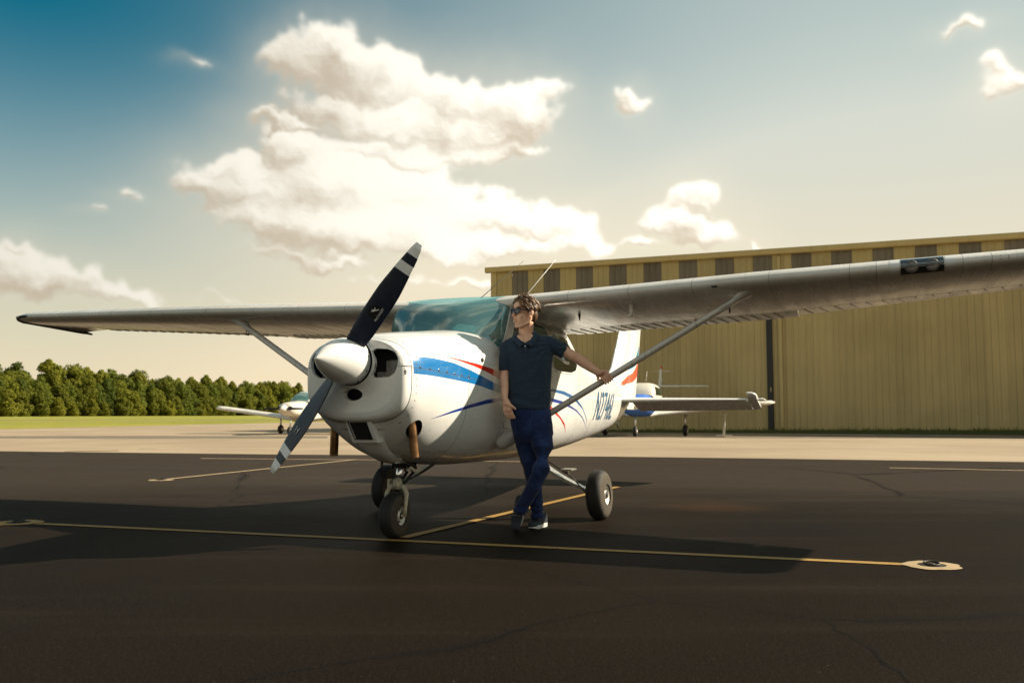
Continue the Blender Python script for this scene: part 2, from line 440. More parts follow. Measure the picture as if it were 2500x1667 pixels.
def mat_grass():
    m, N, b = newmat('grass_field'); o = N.coord()
    a = N.noise(o, .05, 5, .6); f = N.noise(N.map(o, (1, .35, 1)), .9, 6, .7); g = N.noise(o, 26, 3, .7)
    c = N.mix(N.ss(a, .3, .7), (.18, .195, .028), (.31, .285, .050))
    c = N.mix(N.m('MULTIPLY', N.ss(f, .42, .7), .5), c, (.36, .32, .085))
    c = N.mix(N.m('MULTIPLY', N.ss(g, .5, .8), .35), c, (.06, .075, .014))
    setp(N, b, c, .95, 0, .15, N.bump(g, .05)); return m
def mat_paint(col, wear=.5, name='line_paint'):
    m, N, b = newmat(name); o = N.coord()
    w1 = N.noise(o, 34, 6, .75); w2 = N.noise(o, 2.2, 3)
    w = N.ss(N.m('ADD', w1, N.m('MULTIPLY', N.m('SUBTRACT', w2, .5), .5)), wear + .10, wear + .17)
    d = N.mix(N.noise(o, 12, 5), tuple(k * .72 for k in col), col)
    setp(N, b, N.mix(w, d, (.04, .033, .026)), .7, 0, .3, N.bump(w1, .002)); return m
M_asph, M_conc, M_grass = mat_asphalt(), mat_concrete(), mat_grass()
M_yel = mat_paint((.36, .215, .055), .52); M_pale = mat_paint((.42, .31, .18), .56, 'line_paint_pale')
M_tar_shade = simple('tar_and_shade', (.15, .117, .08), .8, 0, .3, 1.5)
def sheet(name, pts, z, mat):
    me = bpy.data.meshes.new(name); me.from_pydata([(p[0], p[1], z) for p in pts], [], [tuple(range(len(pts)))])
    me.materials.append(mat); o = link(name, me); return struct(o)
sheet('ground', [(-4000, -3000), (4000, -3000), (4000, 6000), (-4000, 6000)], -.012, M_grass)
sheet('apron', [(-44, -60), (70, -60), (70, 52), (40, 60), (24, 110), (-15, 150), (-23.4, 101), (-31, 55), (-38, 12)], -.008, M_conc)
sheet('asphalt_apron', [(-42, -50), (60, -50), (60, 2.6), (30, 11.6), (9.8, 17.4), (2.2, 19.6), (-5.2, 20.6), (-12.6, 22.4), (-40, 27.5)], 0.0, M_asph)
sheet('runway', [(-400, 120), (-24, 128), (90, 132), (90, 141), (-24, 137), (-400, 129)], -.004, M_tar_shade)
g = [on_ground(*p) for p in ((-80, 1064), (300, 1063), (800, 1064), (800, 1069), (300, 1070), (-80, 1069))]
sheet('tar_shade_strip', [(p.x, p.y) for p in g], -.004, M_tar_shade)  # asphalt band; its right part also paints the parked aircraft's wing shadow
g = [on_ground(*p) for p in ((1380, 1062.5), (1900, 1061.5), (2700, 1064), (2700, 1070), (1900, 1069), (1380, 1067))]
sheet('shade_strip', [(p.x, p.y) for p in g], -.004, M_tar_shade)  # dark sheet painting the shade along the hangar front
def line(name, pts, w, z=.004, mat=M_yel, n=1):
    mb = MB()
    for a, b in zip(pts[:-1], pts[1:]):
        a, b = Vector(a[:2]), Vector(b[:2]); d = (b - a).normalized(); q = Vector((-d.y, d.x)) * w / 2
        mb.add([(*(a - q), z), (*(b - q), z), (*(b + q), z), (*(a + q), z)], [(0, 1, 2, 3)])
    return struct(mb.build(name, mat, None, False))
G = on_ground
ringR, ringL, ring3 = G(2275, 1381), G(45, 1276), G(393, 1172)
dT = (ringR - ringL).normalized()
line('painted_line', [ringL + dT * .2, ringR - dT * .17], .085)
join = G(975, 1316); aft = G(1508, 1189)
line('painted_line', [join + (aft - join).normalized() * .05, aft], .085, .008)
line('painted_line', [G(490, 1119), G(900, 1122.5), G(1300, 1127)], .12, mat=M_pale)
line('painted_line', [ring3 + (G(870, 1122) - ring3).normalized() * .16, G(870, 1122)], .10, .008, M_pale)
line('painted_line', [G(2172, 1142), G(2330, 1145), G(2700, 1153)], .11, mat=M_pale)
line('painted_line', [G(160, 1101.0), G(292, 1099)], .35, .004, M_pale)
line('painted_line', [G(340, 1094.5), G(384, 1094)], .3, -.002, M_pale)

M_iron = simple('anchor_iron', (.05, .042, .036), .6, .7, .3, 40)
M_recess = simple('anchor_recess', (.012, .011, .010), .9, 0, .3, 30)
def anchor(p, r, label, mat):
    t = thing('tie_down_anchor', label, 'tie-down anchor', (p.x, p.y, 0), 0)
    n = 36; mb = MB(); a = []; c = []
    for k in range(n):
        th = 2 * math.pi * k / n; w = r * (1 + .05 * math.sin(5 * th) + .03 * math.sin(9 * th + 1))
        a.append((w * math.cos(th), w * math.sin(th), .005)); c.append((.5 * r * math.cos(th), .5 * r * math.sin(th), .0075))
    mb.loft([a, c]); mb.build('painted_ring', mat, t, False)
    MB().add([(x, y, .0045) for x, y, z in c], [tuple(range(n))]).build('recess', M_recess, t, False)
    tb = MB(); tb.tube([(.045 * math.cos(q), .04 * math.sin(q), .010 + .006 * (math.sin(q) + 1)) for q in np.linspace(0, 2 * math.pi, 17)], .007, 8)
    tb.lathe([(.02, 0), (.02, .014), (.012, .018)], 10); tb.build('anchor_ring', M_iron, t)
    return t
anchor(ringR, .165, 'tie-down anchor in a painted ring ending the yellow line under the landing-light wing', M_pale)
anchor(ringL, .19, 'tie-down anchor in a painted ring ending the yellow line under the dark-tipped wing', M_yel)
anchor(ring3, .17, 'small tie-down anchor in a pale ring on the line behind the propeller', M_pale)

# ------------------------------------------------------------------ hangar
def mat_sheet(name, c0, c1, streak):
    m, N, b = newmat(name); o = N.coord(); inf = N.new('ShaderNodeObjectInfo')
    geo = N.new('ShaderNodeNewGeometry').outputs['Position']
    rain = N.noise(N.map(geo, (3.0, 3.0, .12)), 2.2, 5, .65); big = N.noise(geo, .35, 4)
    c = N.mix(N.ss(big, .3, .7), c0, c1)
    c = N.mix(N.m('MULTIPLY', N.ss(rain, .5, .75), .45), c, streak)
    f = N.lin(inf.outputs['Random'], 0, 1, .93, 1.06)
    setp(N, b, N.v('SCALE', c, f), N.lin(rain, .3, .7, .42, .6), 0, .4, N.bump(N.noise(geo, 1.2, 2), .02, .5)); return m
M_tan = mat_sheet('tan_steel', (.425, .335, .155), (.51, .405, .19), (.32, .245, .108))
M_skyl = mat_sheet('aged_skylight', (.155, .128, .092), (.215, .178, .13), (.085, .070, .054))
M_trim = mat_sheet('tan_trim', (.48, .37, .165), (.56, .435, .19), (.36, .27, .115))
M_black = simple('black_steel', (.012, .012, .013), .5, 0, .2, 10)
M_roofm = simple('roof_steel', (.35, .31, .24), .5, .2, .2, 2)
HC = Vector((-1.1, 50.0, 0)); HA = R(22.1)
hangar = thing('hangar', 'long tan ribbed steel hangar with alternate brown skylight panels under its eave', 'hangar', HC, -HA)
HL, HZ, HB = 40, 8.78, 1.95; PW = .925                     # panels, eave height, skylight band, panel width
def rib_profile(w):
    out = []; n = 3
    for k in range(n):
        x = k * w / n
        out += [(x, 0), (x + .10, 0), (x + .115, -.012), (x + .14, -.012), (x + .155, 0), (x + w / n - .075, 0), (x + w / n - .05, -.042), (x + w / n - .012, -.042), (x + w / n - .001, -.004)]
    return out
def panel_mesh(name, h, mat):
    pr = rib_profile(PW - .004); mb = MB()
    mb.loft([[(x, y, 0) for x, y in pr], [(x, y, h) for x, y in pr]], False)
    me = bpy.data.meshes.new(name); me.from_pydata(mb.v, [], mb.f); me.materials.append(mat); return me
pm_low = panel_mesh('wall_panel', HZ - HB - .05, M_tan); pm_up = panel_mesh('wall_panel_upper', HB, M_tan); pm_sky = panel_mesh('skylight_panel', HB, M_skyl)
for i in range(HL):
    x = .30 + i * PW
    o = link('wall_panel', pm_low, hangar); o.location = (x, 0, .05)
    skyp = (i % 2 == 1)
    o = link('skylight_panel' if skyp else 'wall_panel', pm_sky if skyp else pm_up, hangar); o.location = (x, -.03, HZ - HB)
LX = .30 + HL * PW
MB().box((.12, -.03, HZ / 2), (.34, .12, HZ)).build('corner_trim', M_trim, hangar, False)
fl = MB()
fl.loft([[(x, y, z) for x in (-.35, LX)] for y, z in ((-.02, HZ - .04), (-.20, HZ - .04), (-.26, HZ + .0), (-.28, HZ + .20), (-.24, HZ + .26), (-.1, HZ + .27))], False)
fl.build('eave_gutter', M_trim, hangar, False)
for k in range(5):
    MB().box((3 + k * 7.0, -.285, HZ + .12), (.05, .02, .27)).build('gutter_strap', M_trim, hangar, False)
MB().add([(-.35, -.2, HZ + .26), (LX, -.2, HZ + .26), (LX, 9, HZ + .75), (-.35, 9, HZ + .75), (-.35, 18, HZ + .26), (LX, 18, HZ + .26)], [(0, 1, 2, 3), (3, 2, 5, 4)]).build('roof', M_roofm, hangar, False)
MB().box((-.06, 9, HZ / 2), (.1, 17.9, HZ)).build('gable_wall', M_tan, hangar, False)
MB().box((LX / 2, 9, HZ / 2 - .1), (LX - .4, 17.6, HZ - .3)).build('inner_lining', M_black, hangar, False)
def wall_x(u):                                                # where a photo column meets the wall
    d = ray(u, 900); dr = Vector((math.cos(HA), -math.sin(HA)))
    A = np.array([[d[0], -dr.x], [d[1], -dr.y]]); t, s_ = np.linalg.solve(A, [HC.x, HC.y]); return float(s_)
xg = wall_x(1880)
MB().box((xg, -.09, 3.1), (.27, .12, 6.2)).build('door_gap', M_black, hangar, False)
MB().box((xg + .03, -.16, 2.1), (.05, .04, .22)).build('door_latch', M_trim, hangar, False)
xd = wall_x(1908)
dp = MB(); dp.box((xd, -.13, (HZ - .3) / 2 + .2), (.15, .13, HZ - .4)); dp.build('downspout', M_trim, hangar, False)
for z in (2.2, 4.6, 7.0): MB().box((xd, -.12, z), (.21, .10, .05)).build('downspout_strap', M_trim, hangar, False)
M_verge = simple('verge_grass', (.050, .062, .014), .95, 0, .4, 6, .03, 30)
def vh(x): return .02 + .19 * max(0, min(1, x / 26))
vb = MB(); rows = []
for y, k in ((-1.7, -.05), (-1.4, .45), (-.9, .9), (-.2, 1.0), (.3, 1.0)):
    rows.append([HC + Matrix.Rotation(-HA, 3, 'Z') @ Vector((x, y, -.006 + k * vh(x))) for x in np.linspace(-6, LX + 2, 60)])
vb.loft(rows, False); struct(vb.build('verge', M_verge, None))
# blades along the wall
gb = MB(); Mr = Matrix.Rotation(-HA, 3, 'Z')
for k in range(5200):
    x = random.uniform(-4, LX); y = -random.uniform(.15, 1.6) ** 1.0; h = random.uniform(.05, .15) * (1.35 if y > -.5 else .8)
    p = HC + Mr @ Vector((x, y, vh(x) * (1 if y > -.9 else .7) - .03)); a = random.uniform(0, 3.14); w = Vector((math.cos(a), math.sin(a), 0)) * .025
    t = p + Vector((random.uniform(-.05, .05), random.uniform(-.05, .05), h)); gb.add([p - w, p + w, t], [(0, 1, 2)])
def mat_leaf(name, c0, c1, tr=.35):
    m, N, b = newmat(name); geo = N.new('ShaderNodeNewGeometry').outputs['Position']; inf = N.new('ShaderNodeObjectInfo')
    n = N.noise(geo, .6, 4, .7); rnd = inf.outputs['Random']
    c = N.mix(N.m('ADD', N.m('MULTIPLY', n, .7), N.m('MULTIPLY', rnd, .5), clamp=True), c0, c1)
    setp(N, b, c, .8, 0, .2)
    tl = N.new('ShaderNodeBsdfTranslucent'); N.put(tl.inputs[0], c)
    mx = N.new('ShaderNodeMixShader'); mx.inputs[0].default_value = tr
    out = N.n['Material Output']; N.l.new(b.outputs[0], mx.inputs[1]); N.l.new(tl.outputs[0], mx.inputs[2]); N.l.new(mx.outputs[0], out.inputs[0])
    return m
M_blade = mat_leaf('grass_blades', (.05, .075, .012), (.16, .17, .03))
o = gb.build('verge_grass', M_blade, None, False); o['kind'] = 'stuff'; o['label'] = 'rough green grass growing along the foot of the hangar wall'

# ------------------------------------------------------------------ wood behind the field
M_leafs = [mat_leaf('foliage_a', (.034, .052, .006), (.20, .205, .021)), mat_leaf('foliage_b', (.029, .050, .007), (.15, .175, .020)), mat_leaf('foliage_c', (.040, .058, .006), (.23, .225, .022))]
M_bark = simple('bark', (.10, .075, .05), .9, 0, .3, 3, .05, 8)
def tree_meshes(seed, hgt, wid, conic):
    r = random.Random(seed); mb = MB(); cl = []
    for k in range(44):
        t = r.random() ** .9; z = hgt * (.06 + .84 * t)
        prof = (1 - conic * t) * math.sqrt(max(.05, 1 - ((t - .42) / .66) ** 2))
        a = r.uniform(0, 6.283); d = wid * .5 * prof * r.uniform(.35, .92)
        cl.append((Vector((d * math.cos(a), d * math.sin(a), z)), wid * r.uniform(.13, .23) * (.65 + .5 * prof)))
    cl.append((Vector((0, 0, hgt * .93)), wid * .15))
    for c, rad in cl:
        for q in range(int(34 + 70 * rad)):
            n = Vector((r.gauss(0, 1), r.gauss(0, 1), r.gauss(.25, 1))).normalized()
            p = c + n * rad * r.uniform(.55, 1.05); n2 = (n + Vector((r.gauss(0, .5), r.gauss(0, .5), r.gauss(0, .5)))).normalized()
            a = n2.orthogonal().normalized(); a.rotate(Matrix.Rotation(r.uniform(0, 6.28), 3, n2)); b = n2.cross(a); s = r.uniform(.24, .48)
            mb.add([p + a * s, p + b * s * .7, p - a * s, p - b * s * .7], [(0, 1, 2, 3)])
    me = bpy.data.meshes.new('crown'); me.from_pydata(mb.v, [], mb.f)
    me.materials.append(M_leafs[seed % 3])
    tb = MB(); tb.tube([(0, 0, -.3), (.1, 0, hgt * .25), (0, .15, hgt * .55), (0, 0, hgt * .85)], [wid * .035, wid * .028, wid * .018, .04], 7)
    for k in range(5):
        a = r.uniform(0, 6.28); z = hgt * r.uniform(.25, .6); tb.tube([(0, 0, z), (wid * .3 * math.cos(a), wid * .3 * math.sin(a), z + hgt * .13)], [wid * .014, .03], 5)
    mt = bpy.data.meshes.new('trunk'); mt.from_pydata(tb.v, [], tb.f); mt.materials.append(M_bark); smoothen(mt)
    return me, mt
protos = [tree_meshes(s, h, w, c) for s, h, w, c in ((1, 15.5, 11, .2), (2, 17.5, 9.5, .45), (3, 13, 12, .1), (4, 15, 8, .6), (5, 11, 9, .2), (6, 16, 12.5, .25))]
tr = random.Random(5)
A0, A1 = Vector((-192, 262, 0)), Vector((-122, 560, 0))
dirw = (A1 - A0).normalized(); nrm = Vector((-dirw.y, dirw.x, 0))
KIND = ['broad round-crowned', 'tall tapering', 'spreading low-domed', 'narrow pointed', 'small bushy', 'large wide-crowned']
def plant(p, k, s, label, group):
    label = KIND[k] + label
    me, mt = protos[k]
    t = thing('deciduous_tree', label, 'tree', p, tr.uniform(0, 6.28), group); t.scale = (s * tr.uniform(.9, 1.1), s * tr.uniform(.9, 1.1), s)
    link('crown', me, t); link('trunk', mt, t)
L = (A1 - A0).length; d = 0
while d < L:
    p = A0 + dirw * d + nrm * tr.uniform(-3, 3)
    plant(p, tr.choice((0, 1, 2, 3, 4, 5)), tr.uniform(.78, 1.08), ' tree in the front row of the wood beyond the grass field', 'trees along the edge of the wood')
    if tr.random() < .8: plant(p + nrm * -5 + dirw * 3, 4, tr.uniform(.4, .85), ' tree standing out in front of the wood edge by the field', 'low trees before the wood')
    d += tr.uniform(3.8, 6.2)
for row, (off, sc) in enumerate(((9, 1.08), (19, 1.2))):
    d = tr.uniform(0, 6)
    while d < L:
        plant(A0 + dirw * d + nrm * (off + tr.uniform(-2.5, 2.5)), tr.choice((0, 1, 2, 5)), sc * tr.uniform(.86, 1.1), ' tree whose crown rises behind the front row of the wood', 'taller trees inside the wood')
        d += tr.uniform(6.5, 9.5)

ub = MB(); ur = random.Random(9)
for k in range(26000):
    d = ur.uniform(0, L); p = A0 + dirw * d + nrm * ur.uniform(5, 16) + Vector((0, 0, ur.uniform(0, 9.0))); s = ur.uniform(.3, .65)
    n = Vector((ur.gauss(0, 1), ur.gauss(0, 1), ur.gauss(0, .7))).normalized(); a = n.orthogonal().normalized(); b = n.cross(a)
    ub.add([p + a * s, p + b * s * .7, p - a * s, p - b * s * .7], [(0, 1, 2, 3)])
o = ub.build('undergrowth', M_leafs[1], None, False); o['kind'] = 'stuff'; o['label'] = 'dark leafy undergrowth filling the wood between the trunks'
# ------------------------------------------------------------------ aircraft: local X = its left, Y = aft, Z = up
PSI = R(22.45)
def mat_glossy_paint(name, stripes=True, base=(.735, .735, .72)):
    m, N, b = newmat(name); o = N.coord(); x, y, z = N.sep(o)
    n1 = N.noise(o, 3.0, 4); dirt = N.noise(N.map(o, (6, 1.2, 6)), 2.0, 6, .7)
    c = N.mix(N.ss(n1, .3, .7), tuple(k * .95 for k in base), base)
    c = N.mix(N.m('MULTIPLY', N.ss(dirt, .56, .76), .28), c, (.42, .36, .27))
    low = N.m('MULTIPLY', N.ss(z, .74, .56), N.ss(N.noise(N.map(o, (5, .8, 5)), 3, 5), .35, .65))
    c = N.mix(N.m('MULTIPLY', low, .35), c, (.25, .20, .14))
    h = None
    if stripes:
        def band(up, lo, col, cc, yr=None):
            u = N.curve(y, up, 0, 8.5, 0, 2.5); l = N.curve(y, lo, 0, 8.5, 0, 2.5)
            k = N.m('MULTIPLY', N.m('LESS_THAN', z, u), N.m('GREATER_THAN', z, l))
            y0, y1 = yr or (up[0][0], up[-1][0])
            k = N.m('MULTIPLY', k, N.m('MULTIPLY', N.m('GREATER_THAN', y, y0), N.m('LESS_THAN', y, y1)))
            w = N.m('GREATER_THAN', N.noise(o, 55, 5, .75), .34)     # chipped paint
            return N.mix(N.m('MULTIPLY', k, w), cc, col)
        blue, navy, red = (.006, .150, .40), (.006, .035, .26), (.50, .020, .010)
        c = band([(.2, 1.288), (.33, 1.311), (.46, 1.306), (.7, 1.285), (.97, 1.239), (1.24, 1.183), (1.49, 1.132), (1.9, 1.07), (2.4, 1.03), (2.65, 1.0)],
                 [(.2, 1.19), (.4, 1.182), (.65, 1.166), (.91, 1.148), (1.1, 1.13), (1.49, 1.077), (1.9, 1.0), (2.4, .93), (2.65, .90)], blue, c, (.225, 2.3))
        c = band([(.564, 1.333), (.844, 1.312), (1.1, 1.293), (1.5, 1.249), (2.2, 1.14), (2.6, 1.0), (2.93, .893), (3.123, .822), (3.25, .729)],
                 [(.564, 1.331), (.783, 1.306), (1.05, 1.269), (1.31, 1.223), (1.51, 1.181), (2.2, 1.05), (2.6, .957), (2.93, .873), (3.123, .797), (3.25, .727)], red, c)
        c = band([(.492, .879), (.727, .937), (.97, .985), (1.24, 1.027), (1.49, 1.046), (2.0, 1.075), (2.63, 1.062), (3.0, 1.033), (3.46, .96), (3.85, .88), (4.215, .755)],
                 [(.492, .877), (.727, .92), (.97, .958), (1.24, .993), (1.49, 1.015), (2.0, 1.04), (2.63, 1.028), (3.0, 1.003), (3.46, .939), (3.85, .864), (4.215, .753)], navy, c)
        c = band([(2.0, 1.10), (2.657, 1.145), (3.0, 1.133), (3.373, 1.085), (3.755, .989), (4.075, .868), (4.215, .755)],
                 [(2.0, 1.098), (2.657, 1.12), (3.0, 1.098), (3.373, 1.048), (3.755, .967), (4.075, .851), (4.215, .753)], (.018, .115, .30), c)
        # fin flashes
        c = band([(6.95, 1.50), (7.4, 1.62), (7.75, 1.76), (7.95, 1.93)], [(6.95, 1.498), (7.4, 1.55), (7.75, 1.63), (7.95, 1.80)], (.03, .22, .36), c)
        c = band([(6.6, 1.30), (7.0, 1.385), (7.5, 1.50), (7.75, 1.60), (7.95, 1.72)], [(6.6, 1.298), (7.0, 1.31), (7.5, 1.37), (7.75, 1.43), (7.95, 1.52)], (.62, .10, .05), c)
        # skin joints and rivet rows
        lines = None
        for yy in (.93, 1.56, 2.62, 3.55, 4.35, 5.3, 6.15):
            k = N.m('LESS_THAN', N.m('ABSOLUTE', N.m('SUBTRACT', y, yy)), .0030)
            lines = k if lines is None else N.m('MAXIMUM', lines, k)
        rv = None
        for yy in (.255, 1.52, 1.60, 2.58, 2.66, 3.51, 3.59, 4.31, 4.39):
            k = N.m('MULTIPLY', N.m('LESS_THAN', N.m('ABSOLUTE', N.m('SUBTRACT', y, yy)), .0048), N.m('LESS_THAN', N.m('FRACT', N.m('MULTIPLY', z, 20)), .20))
            rv = k if rv is None else N.m('MAXIMUM', rv, k)
        zl = N.m('MULTIPLY', N.m('LESS_THAN', N.m('ABSOLUTE', N.m('SUBTRACT', z, .64)), .003), N.m('LESS_THAN', N.m('FRACT', N.m('MULTIPLY', y, 18)), .15))
        seam = N.m('MULTIPLY', N.m('LESS_THAN', N.m('ABSOLUTE', N.m('SUBTRACT', z, N.lin(y, .2, 1.0, 1.232, 1.178))), .0026), N.m('LESS_THAN', y, 1.05))
        h = N.m('MAXIMUM', N.m('MAXIMUM', lines, seam), N.m('MAXIMUM', rv, zl))
        c = N.mix(N.m('MULTIPLY', h, .75), c, (.09, .075, .06))
    chip = N.m('MULTIPLY', N.m('LESS_THAN', N.vor(o, 16), .075), N.m('GREATER_THAN', N.noise(o, 4.1, 2), .5))
    c = N.mix(N.m('MULTIPLY', chip, .8), c, (.12, .09, .07))
    setp(N, b, c, N.lin(dirt, .3, .75, .16, .36), 0, .5, N.bump(N.noise(o, 5.5, 2), .004, .35))
    b.inputs['Coat Weight'].default_value = .35; b.inputs['Coat Roughness'].default_value = .08
    return m
def mat_wing():
    m, N, b = newmat('wing_paint'); o = N.coord(); x, y, z = N.sep(o)
    n1 = N.noise(o, 2.2, 5); st = N.noise(N.map(o, (7, .7, 3)), 1.6, 6, .7)
    c = N.mix(N.ss(n1, .3, .7), (.62, .59, .54), (.74, .71, .66))
    c = N.mix(N.m('MULTIPLY', N.ss(st, .5, .75), .40), c, (.28, .22, .15))
    ax = N.m('ABSOLUTE', x); ln = None
    for q in (.62, 1.05, 1.55, 2.05, 2.62, 3.18, 3.36, 3.92, 4.1, 4.7, 5.15):
        k = N.m('LESS_THAN', N.m('ABSOLUTE', N.m('SUBTRACT', ax, q)), .0022); ln = k if ln is None else N.m('MAXIMUM', ln, k)
    riv = N.m('MULTIPLY', N.m('LESS_THAN', N.m('FRACT', N.m('MULTIPLY', x, 20)), .12), N.m('LESS_THAN', N.m('ABSOLUTE', N.m('SUBTRACT', N.m('FRACT', N.m('MULTIPLY', y, 2.6)), .5)), .008))
    c = N.mix(N.m('MULTIPLY', N.m('MAXIMUM', ln, riv), .7), c, (.10, .085, .07))
    setp(N, b, c, N.lin(st, .3, .7, .17, .36), 0, .5, N.bump(N.noise(o, 4, 2), .006, .5))
    b.inputs['Coat Weight'].default_value = .3; b.inputs['Coat Roughness'].default_value = .12
    return m
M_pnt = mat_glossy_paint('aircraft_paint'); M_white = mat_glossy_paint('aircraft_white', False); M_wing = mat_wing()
M_prop = simple('propeller_black', (.010, .016, .034), .36, 0, .25, 30, spec=.5); M_tip = simple('propeller_white', (.86, .86, .85), .4, 0, .1, 30)
M_rub = simple('tyre_rubber', (.010, .0092, .0085), .72, 0, .35, 25, .002, 120); M_rubw = simple('tyre_sidewall', (.045, .034, .021), .8, 0, .4, 18, .002, 90)
M_alu = simple('worn_aluminium', (.55, .53, .48), .35, .9, .25, 30, .001, 60); M_rim = simple('rim_paint', (.62, .58, .50), .4, .2, .25, 30)
M_chrome = simple('chrome', (.75, .76, .78), .08, 1, .05, 10); M_fork = simple('fork_casting', (.42, .37, .27), .55, .3, .35, 45, .002, 90)
M_blk = simple('black_rubber', (.012, .012, .013), .6, 0, .2, 20); M_dark = simple('dark_cavity', (.006, .006, .007), .9, 0, .2, 10)
M_exh = simple('heat_tinted_steel', (.30, .17, .085), .32, 1, .45, 14); M_navy = simple('navy_trim', (.010, .014, .030), .3, 0, .2, 10)
M_eng = simple('engine_casting', (.30, .29, .27), .55, .4, .4, 30, .003, 60); M_seat = simple('seat_vinyl', (.055, .05, .04), .6, 0, .2, 30)
M_lightglass = None
def mat_glass(name, tint, refl=1.0, rough=0.0, sky_sheen=0.0):
    m, N, b = newmat(name); o = N.coord()
    tr = N.new('ShaderNodeBsdfTransparent'); tr.inputs[0].default_value = (*tint, 1)
    gl = N.new('ShaderNodeBsdfGlossy'); gl.inputs[0].default_value = (.86, .97, 1.0, 1); gl.inputs[1].default_value = rough
    N.put(gl.inputs['Normal'], N.bump(N.noise(N.map(o, (1.5, 4, 4)), .8, 1), .012, .4))
    lw = N.new('ShaderNodeLayerWeight'); lw.inputs[0].default_value = .35
    f = N.m('ADD', N.m('MULTIPLY', lw.outputs['Fresnel'], .8 * refl), .16 * refl, clamp=True)
    if sky_sheen:
        df = N.new('ShaderNodeBsdfDiffuse'); df.inputs[0].default_value = (.34, .66, .68, 1); m0 = N.new('ShaderNodeMixShader'); m0.inputs[0].default_value = sky_sheen  # teal diffuse layer paints the reflected sky into the pane
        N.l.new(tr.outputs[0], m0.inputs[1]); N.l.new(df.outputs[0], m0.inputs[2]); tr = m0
    mx = N.new('ShaderNodeMixShader'); N.put(mx.inputs[0], f); N.l.new(tr.outputs[0], mx.inputs[1]); N.l.new(gl.outputs[0], mx.inputs[2])
    N.l.new(mx.outputs[0], N.n['Material Output'].inputs[0]); N.n.remove(b)
    return m
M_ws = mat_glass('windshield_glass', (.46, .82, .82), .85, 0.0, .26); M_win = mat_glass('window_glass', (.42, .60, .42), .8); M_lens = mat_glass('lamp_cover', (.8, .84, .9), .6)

HUBZ = 1.273
plane = thing('light_aircraft', 'white high-wing single-engine aircraft with blue and red stripes and a black propeller', 'aircraft', (-1.143, 6.126, 0), -PSI)
fY = [.21, .3, .6, 1.0, 1.45, 1.7, 2.4, 3.2, 4.0, 5.0, 6.0, 6.7, 7.15]
fw = pchip(fY, [.412, .438, .482, .510, .53, .535, .545, .53, .45, .32, .20, .125, .075])
fzb = pchip([.21, .3, .45, .6, .93, 1.45, 2.4, 3.2, 4.44, 5.68, 6.6, 7.15], [.85, .755, .64, .585, .535, .505, .50, .515, .575, .675, .81, .99])
fzm = pchip([.21, .6, 1.45, 3.2, 5, 7.15], [1.16, 1.20, 1.25, 1.20, 1.12, 1.14])
fztA = pchip([.21, .3, .6, 1.0, 1.3, 1.7], [1.435, 1.465, 1.515, 1.558, 1.585, 1.60])
fztB = pchip([1.4, 3.0, 3.25, 3.6, 4.0, 4.4, 5.0, 6.0, 6.7, 7.15], [1.88, 1.84, 1.80, 1.70, 1.585, 1.52, 1.475, 1.42, 1.37, 1.32])
fnl = pchip([.21, .45, 1.0, 1.7, 3.2, 5, 7.15], [3.0, 2.2, 2.5, 3.0, 3.0, 2.4, 2.0])
fnuA = pchip([.21, .6, 1.2, 1.5], [3.0, 2.6, 2.7, 3.2])
fnuB = pchip([1.4, 3.0, 3.8, 4.6, 7.15], [6.5, 5.5, 3.2, 2.4, 2.0])
NS = 28
def half(Y, zt, nu, n=NS):
    """points from the keel round the left side to the top, (x, z)"""
    w, zb, zm, nl = fw(Y), fzb(Y), fzm(Y), fnl(Y); out = []
    for k in range(n + 1):
        t = math.pi / 2 * k / n
        out.append((w * math.sin(t) ** (2 / nl), zm - (zm - zb) * max(0, math.cos(t)) ** (2 / nl)))
    for k in range(1, n + 1):
        t = math.pi / 2 * k / n
        out.append((w * max(0, math.cos(t)) ** (2 / nu), zm + (zt - zm) * math.sin(t) ** (2 / nu)))
    return out
def full(Y, zt, nu):
    h = half(Y, zt, nu)
    return [Vector((x, Y, z)) for x, z in h] + [Vector((-x, Y, z)) for x, z in h[-2:0:-1]]
# engine cowling
YA = list(np.linspace(.21, .6, 14)) + list(np.linspace(.65, 1.50, 20))
cb = MB(); cb.loft([full(Y, fztA(Y), fnuA(Y)) for Y in YA])
bm = bm_of(cb)
# outlet holes round the exhaust stacks
for sx in (-1, 1):
    hole = [(sx * (.33 + .052 * math.cos(t)), .395 + .075 * math.sin(t)) for t in np.linspace(0, 2 * math.pi, 17)[:-1]]
    fs = cut_poly(bm, hole, (0, 1), lambda c, s_=sx: c.x * s_ > 0 and c.z < 1.1)
    bmesh.ops.delete(bm, geom=fs, context='FACES')
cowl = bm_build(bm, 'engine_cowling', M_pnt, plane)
# inner dark tray so that the holes look into a dark engine bay
tr_ = MB(); tr_.loft([[Vector((p.x * .86, p.y, 1.15 + (p.z - 1.15) * .86)) for p in full(Y, fztA(Y), fnuA(Y))] for Y in np.linspace(.26, .8, 6)], True, True, True)
tr_.build('engine_bay', M_dark, plane)
for sx in (-1, 1):
    e = MB(); top = Vector((sx * .31, .38, .92)); bot = Vector((sx * .335, .405, .612))
    e.tube([top, bot], .031, 18, caps=False); e.tube([top, bot + Vector((0, 0, .002))], .027, 18, caps=False)
    e.build('exhaust_stack', M_exh, plane)
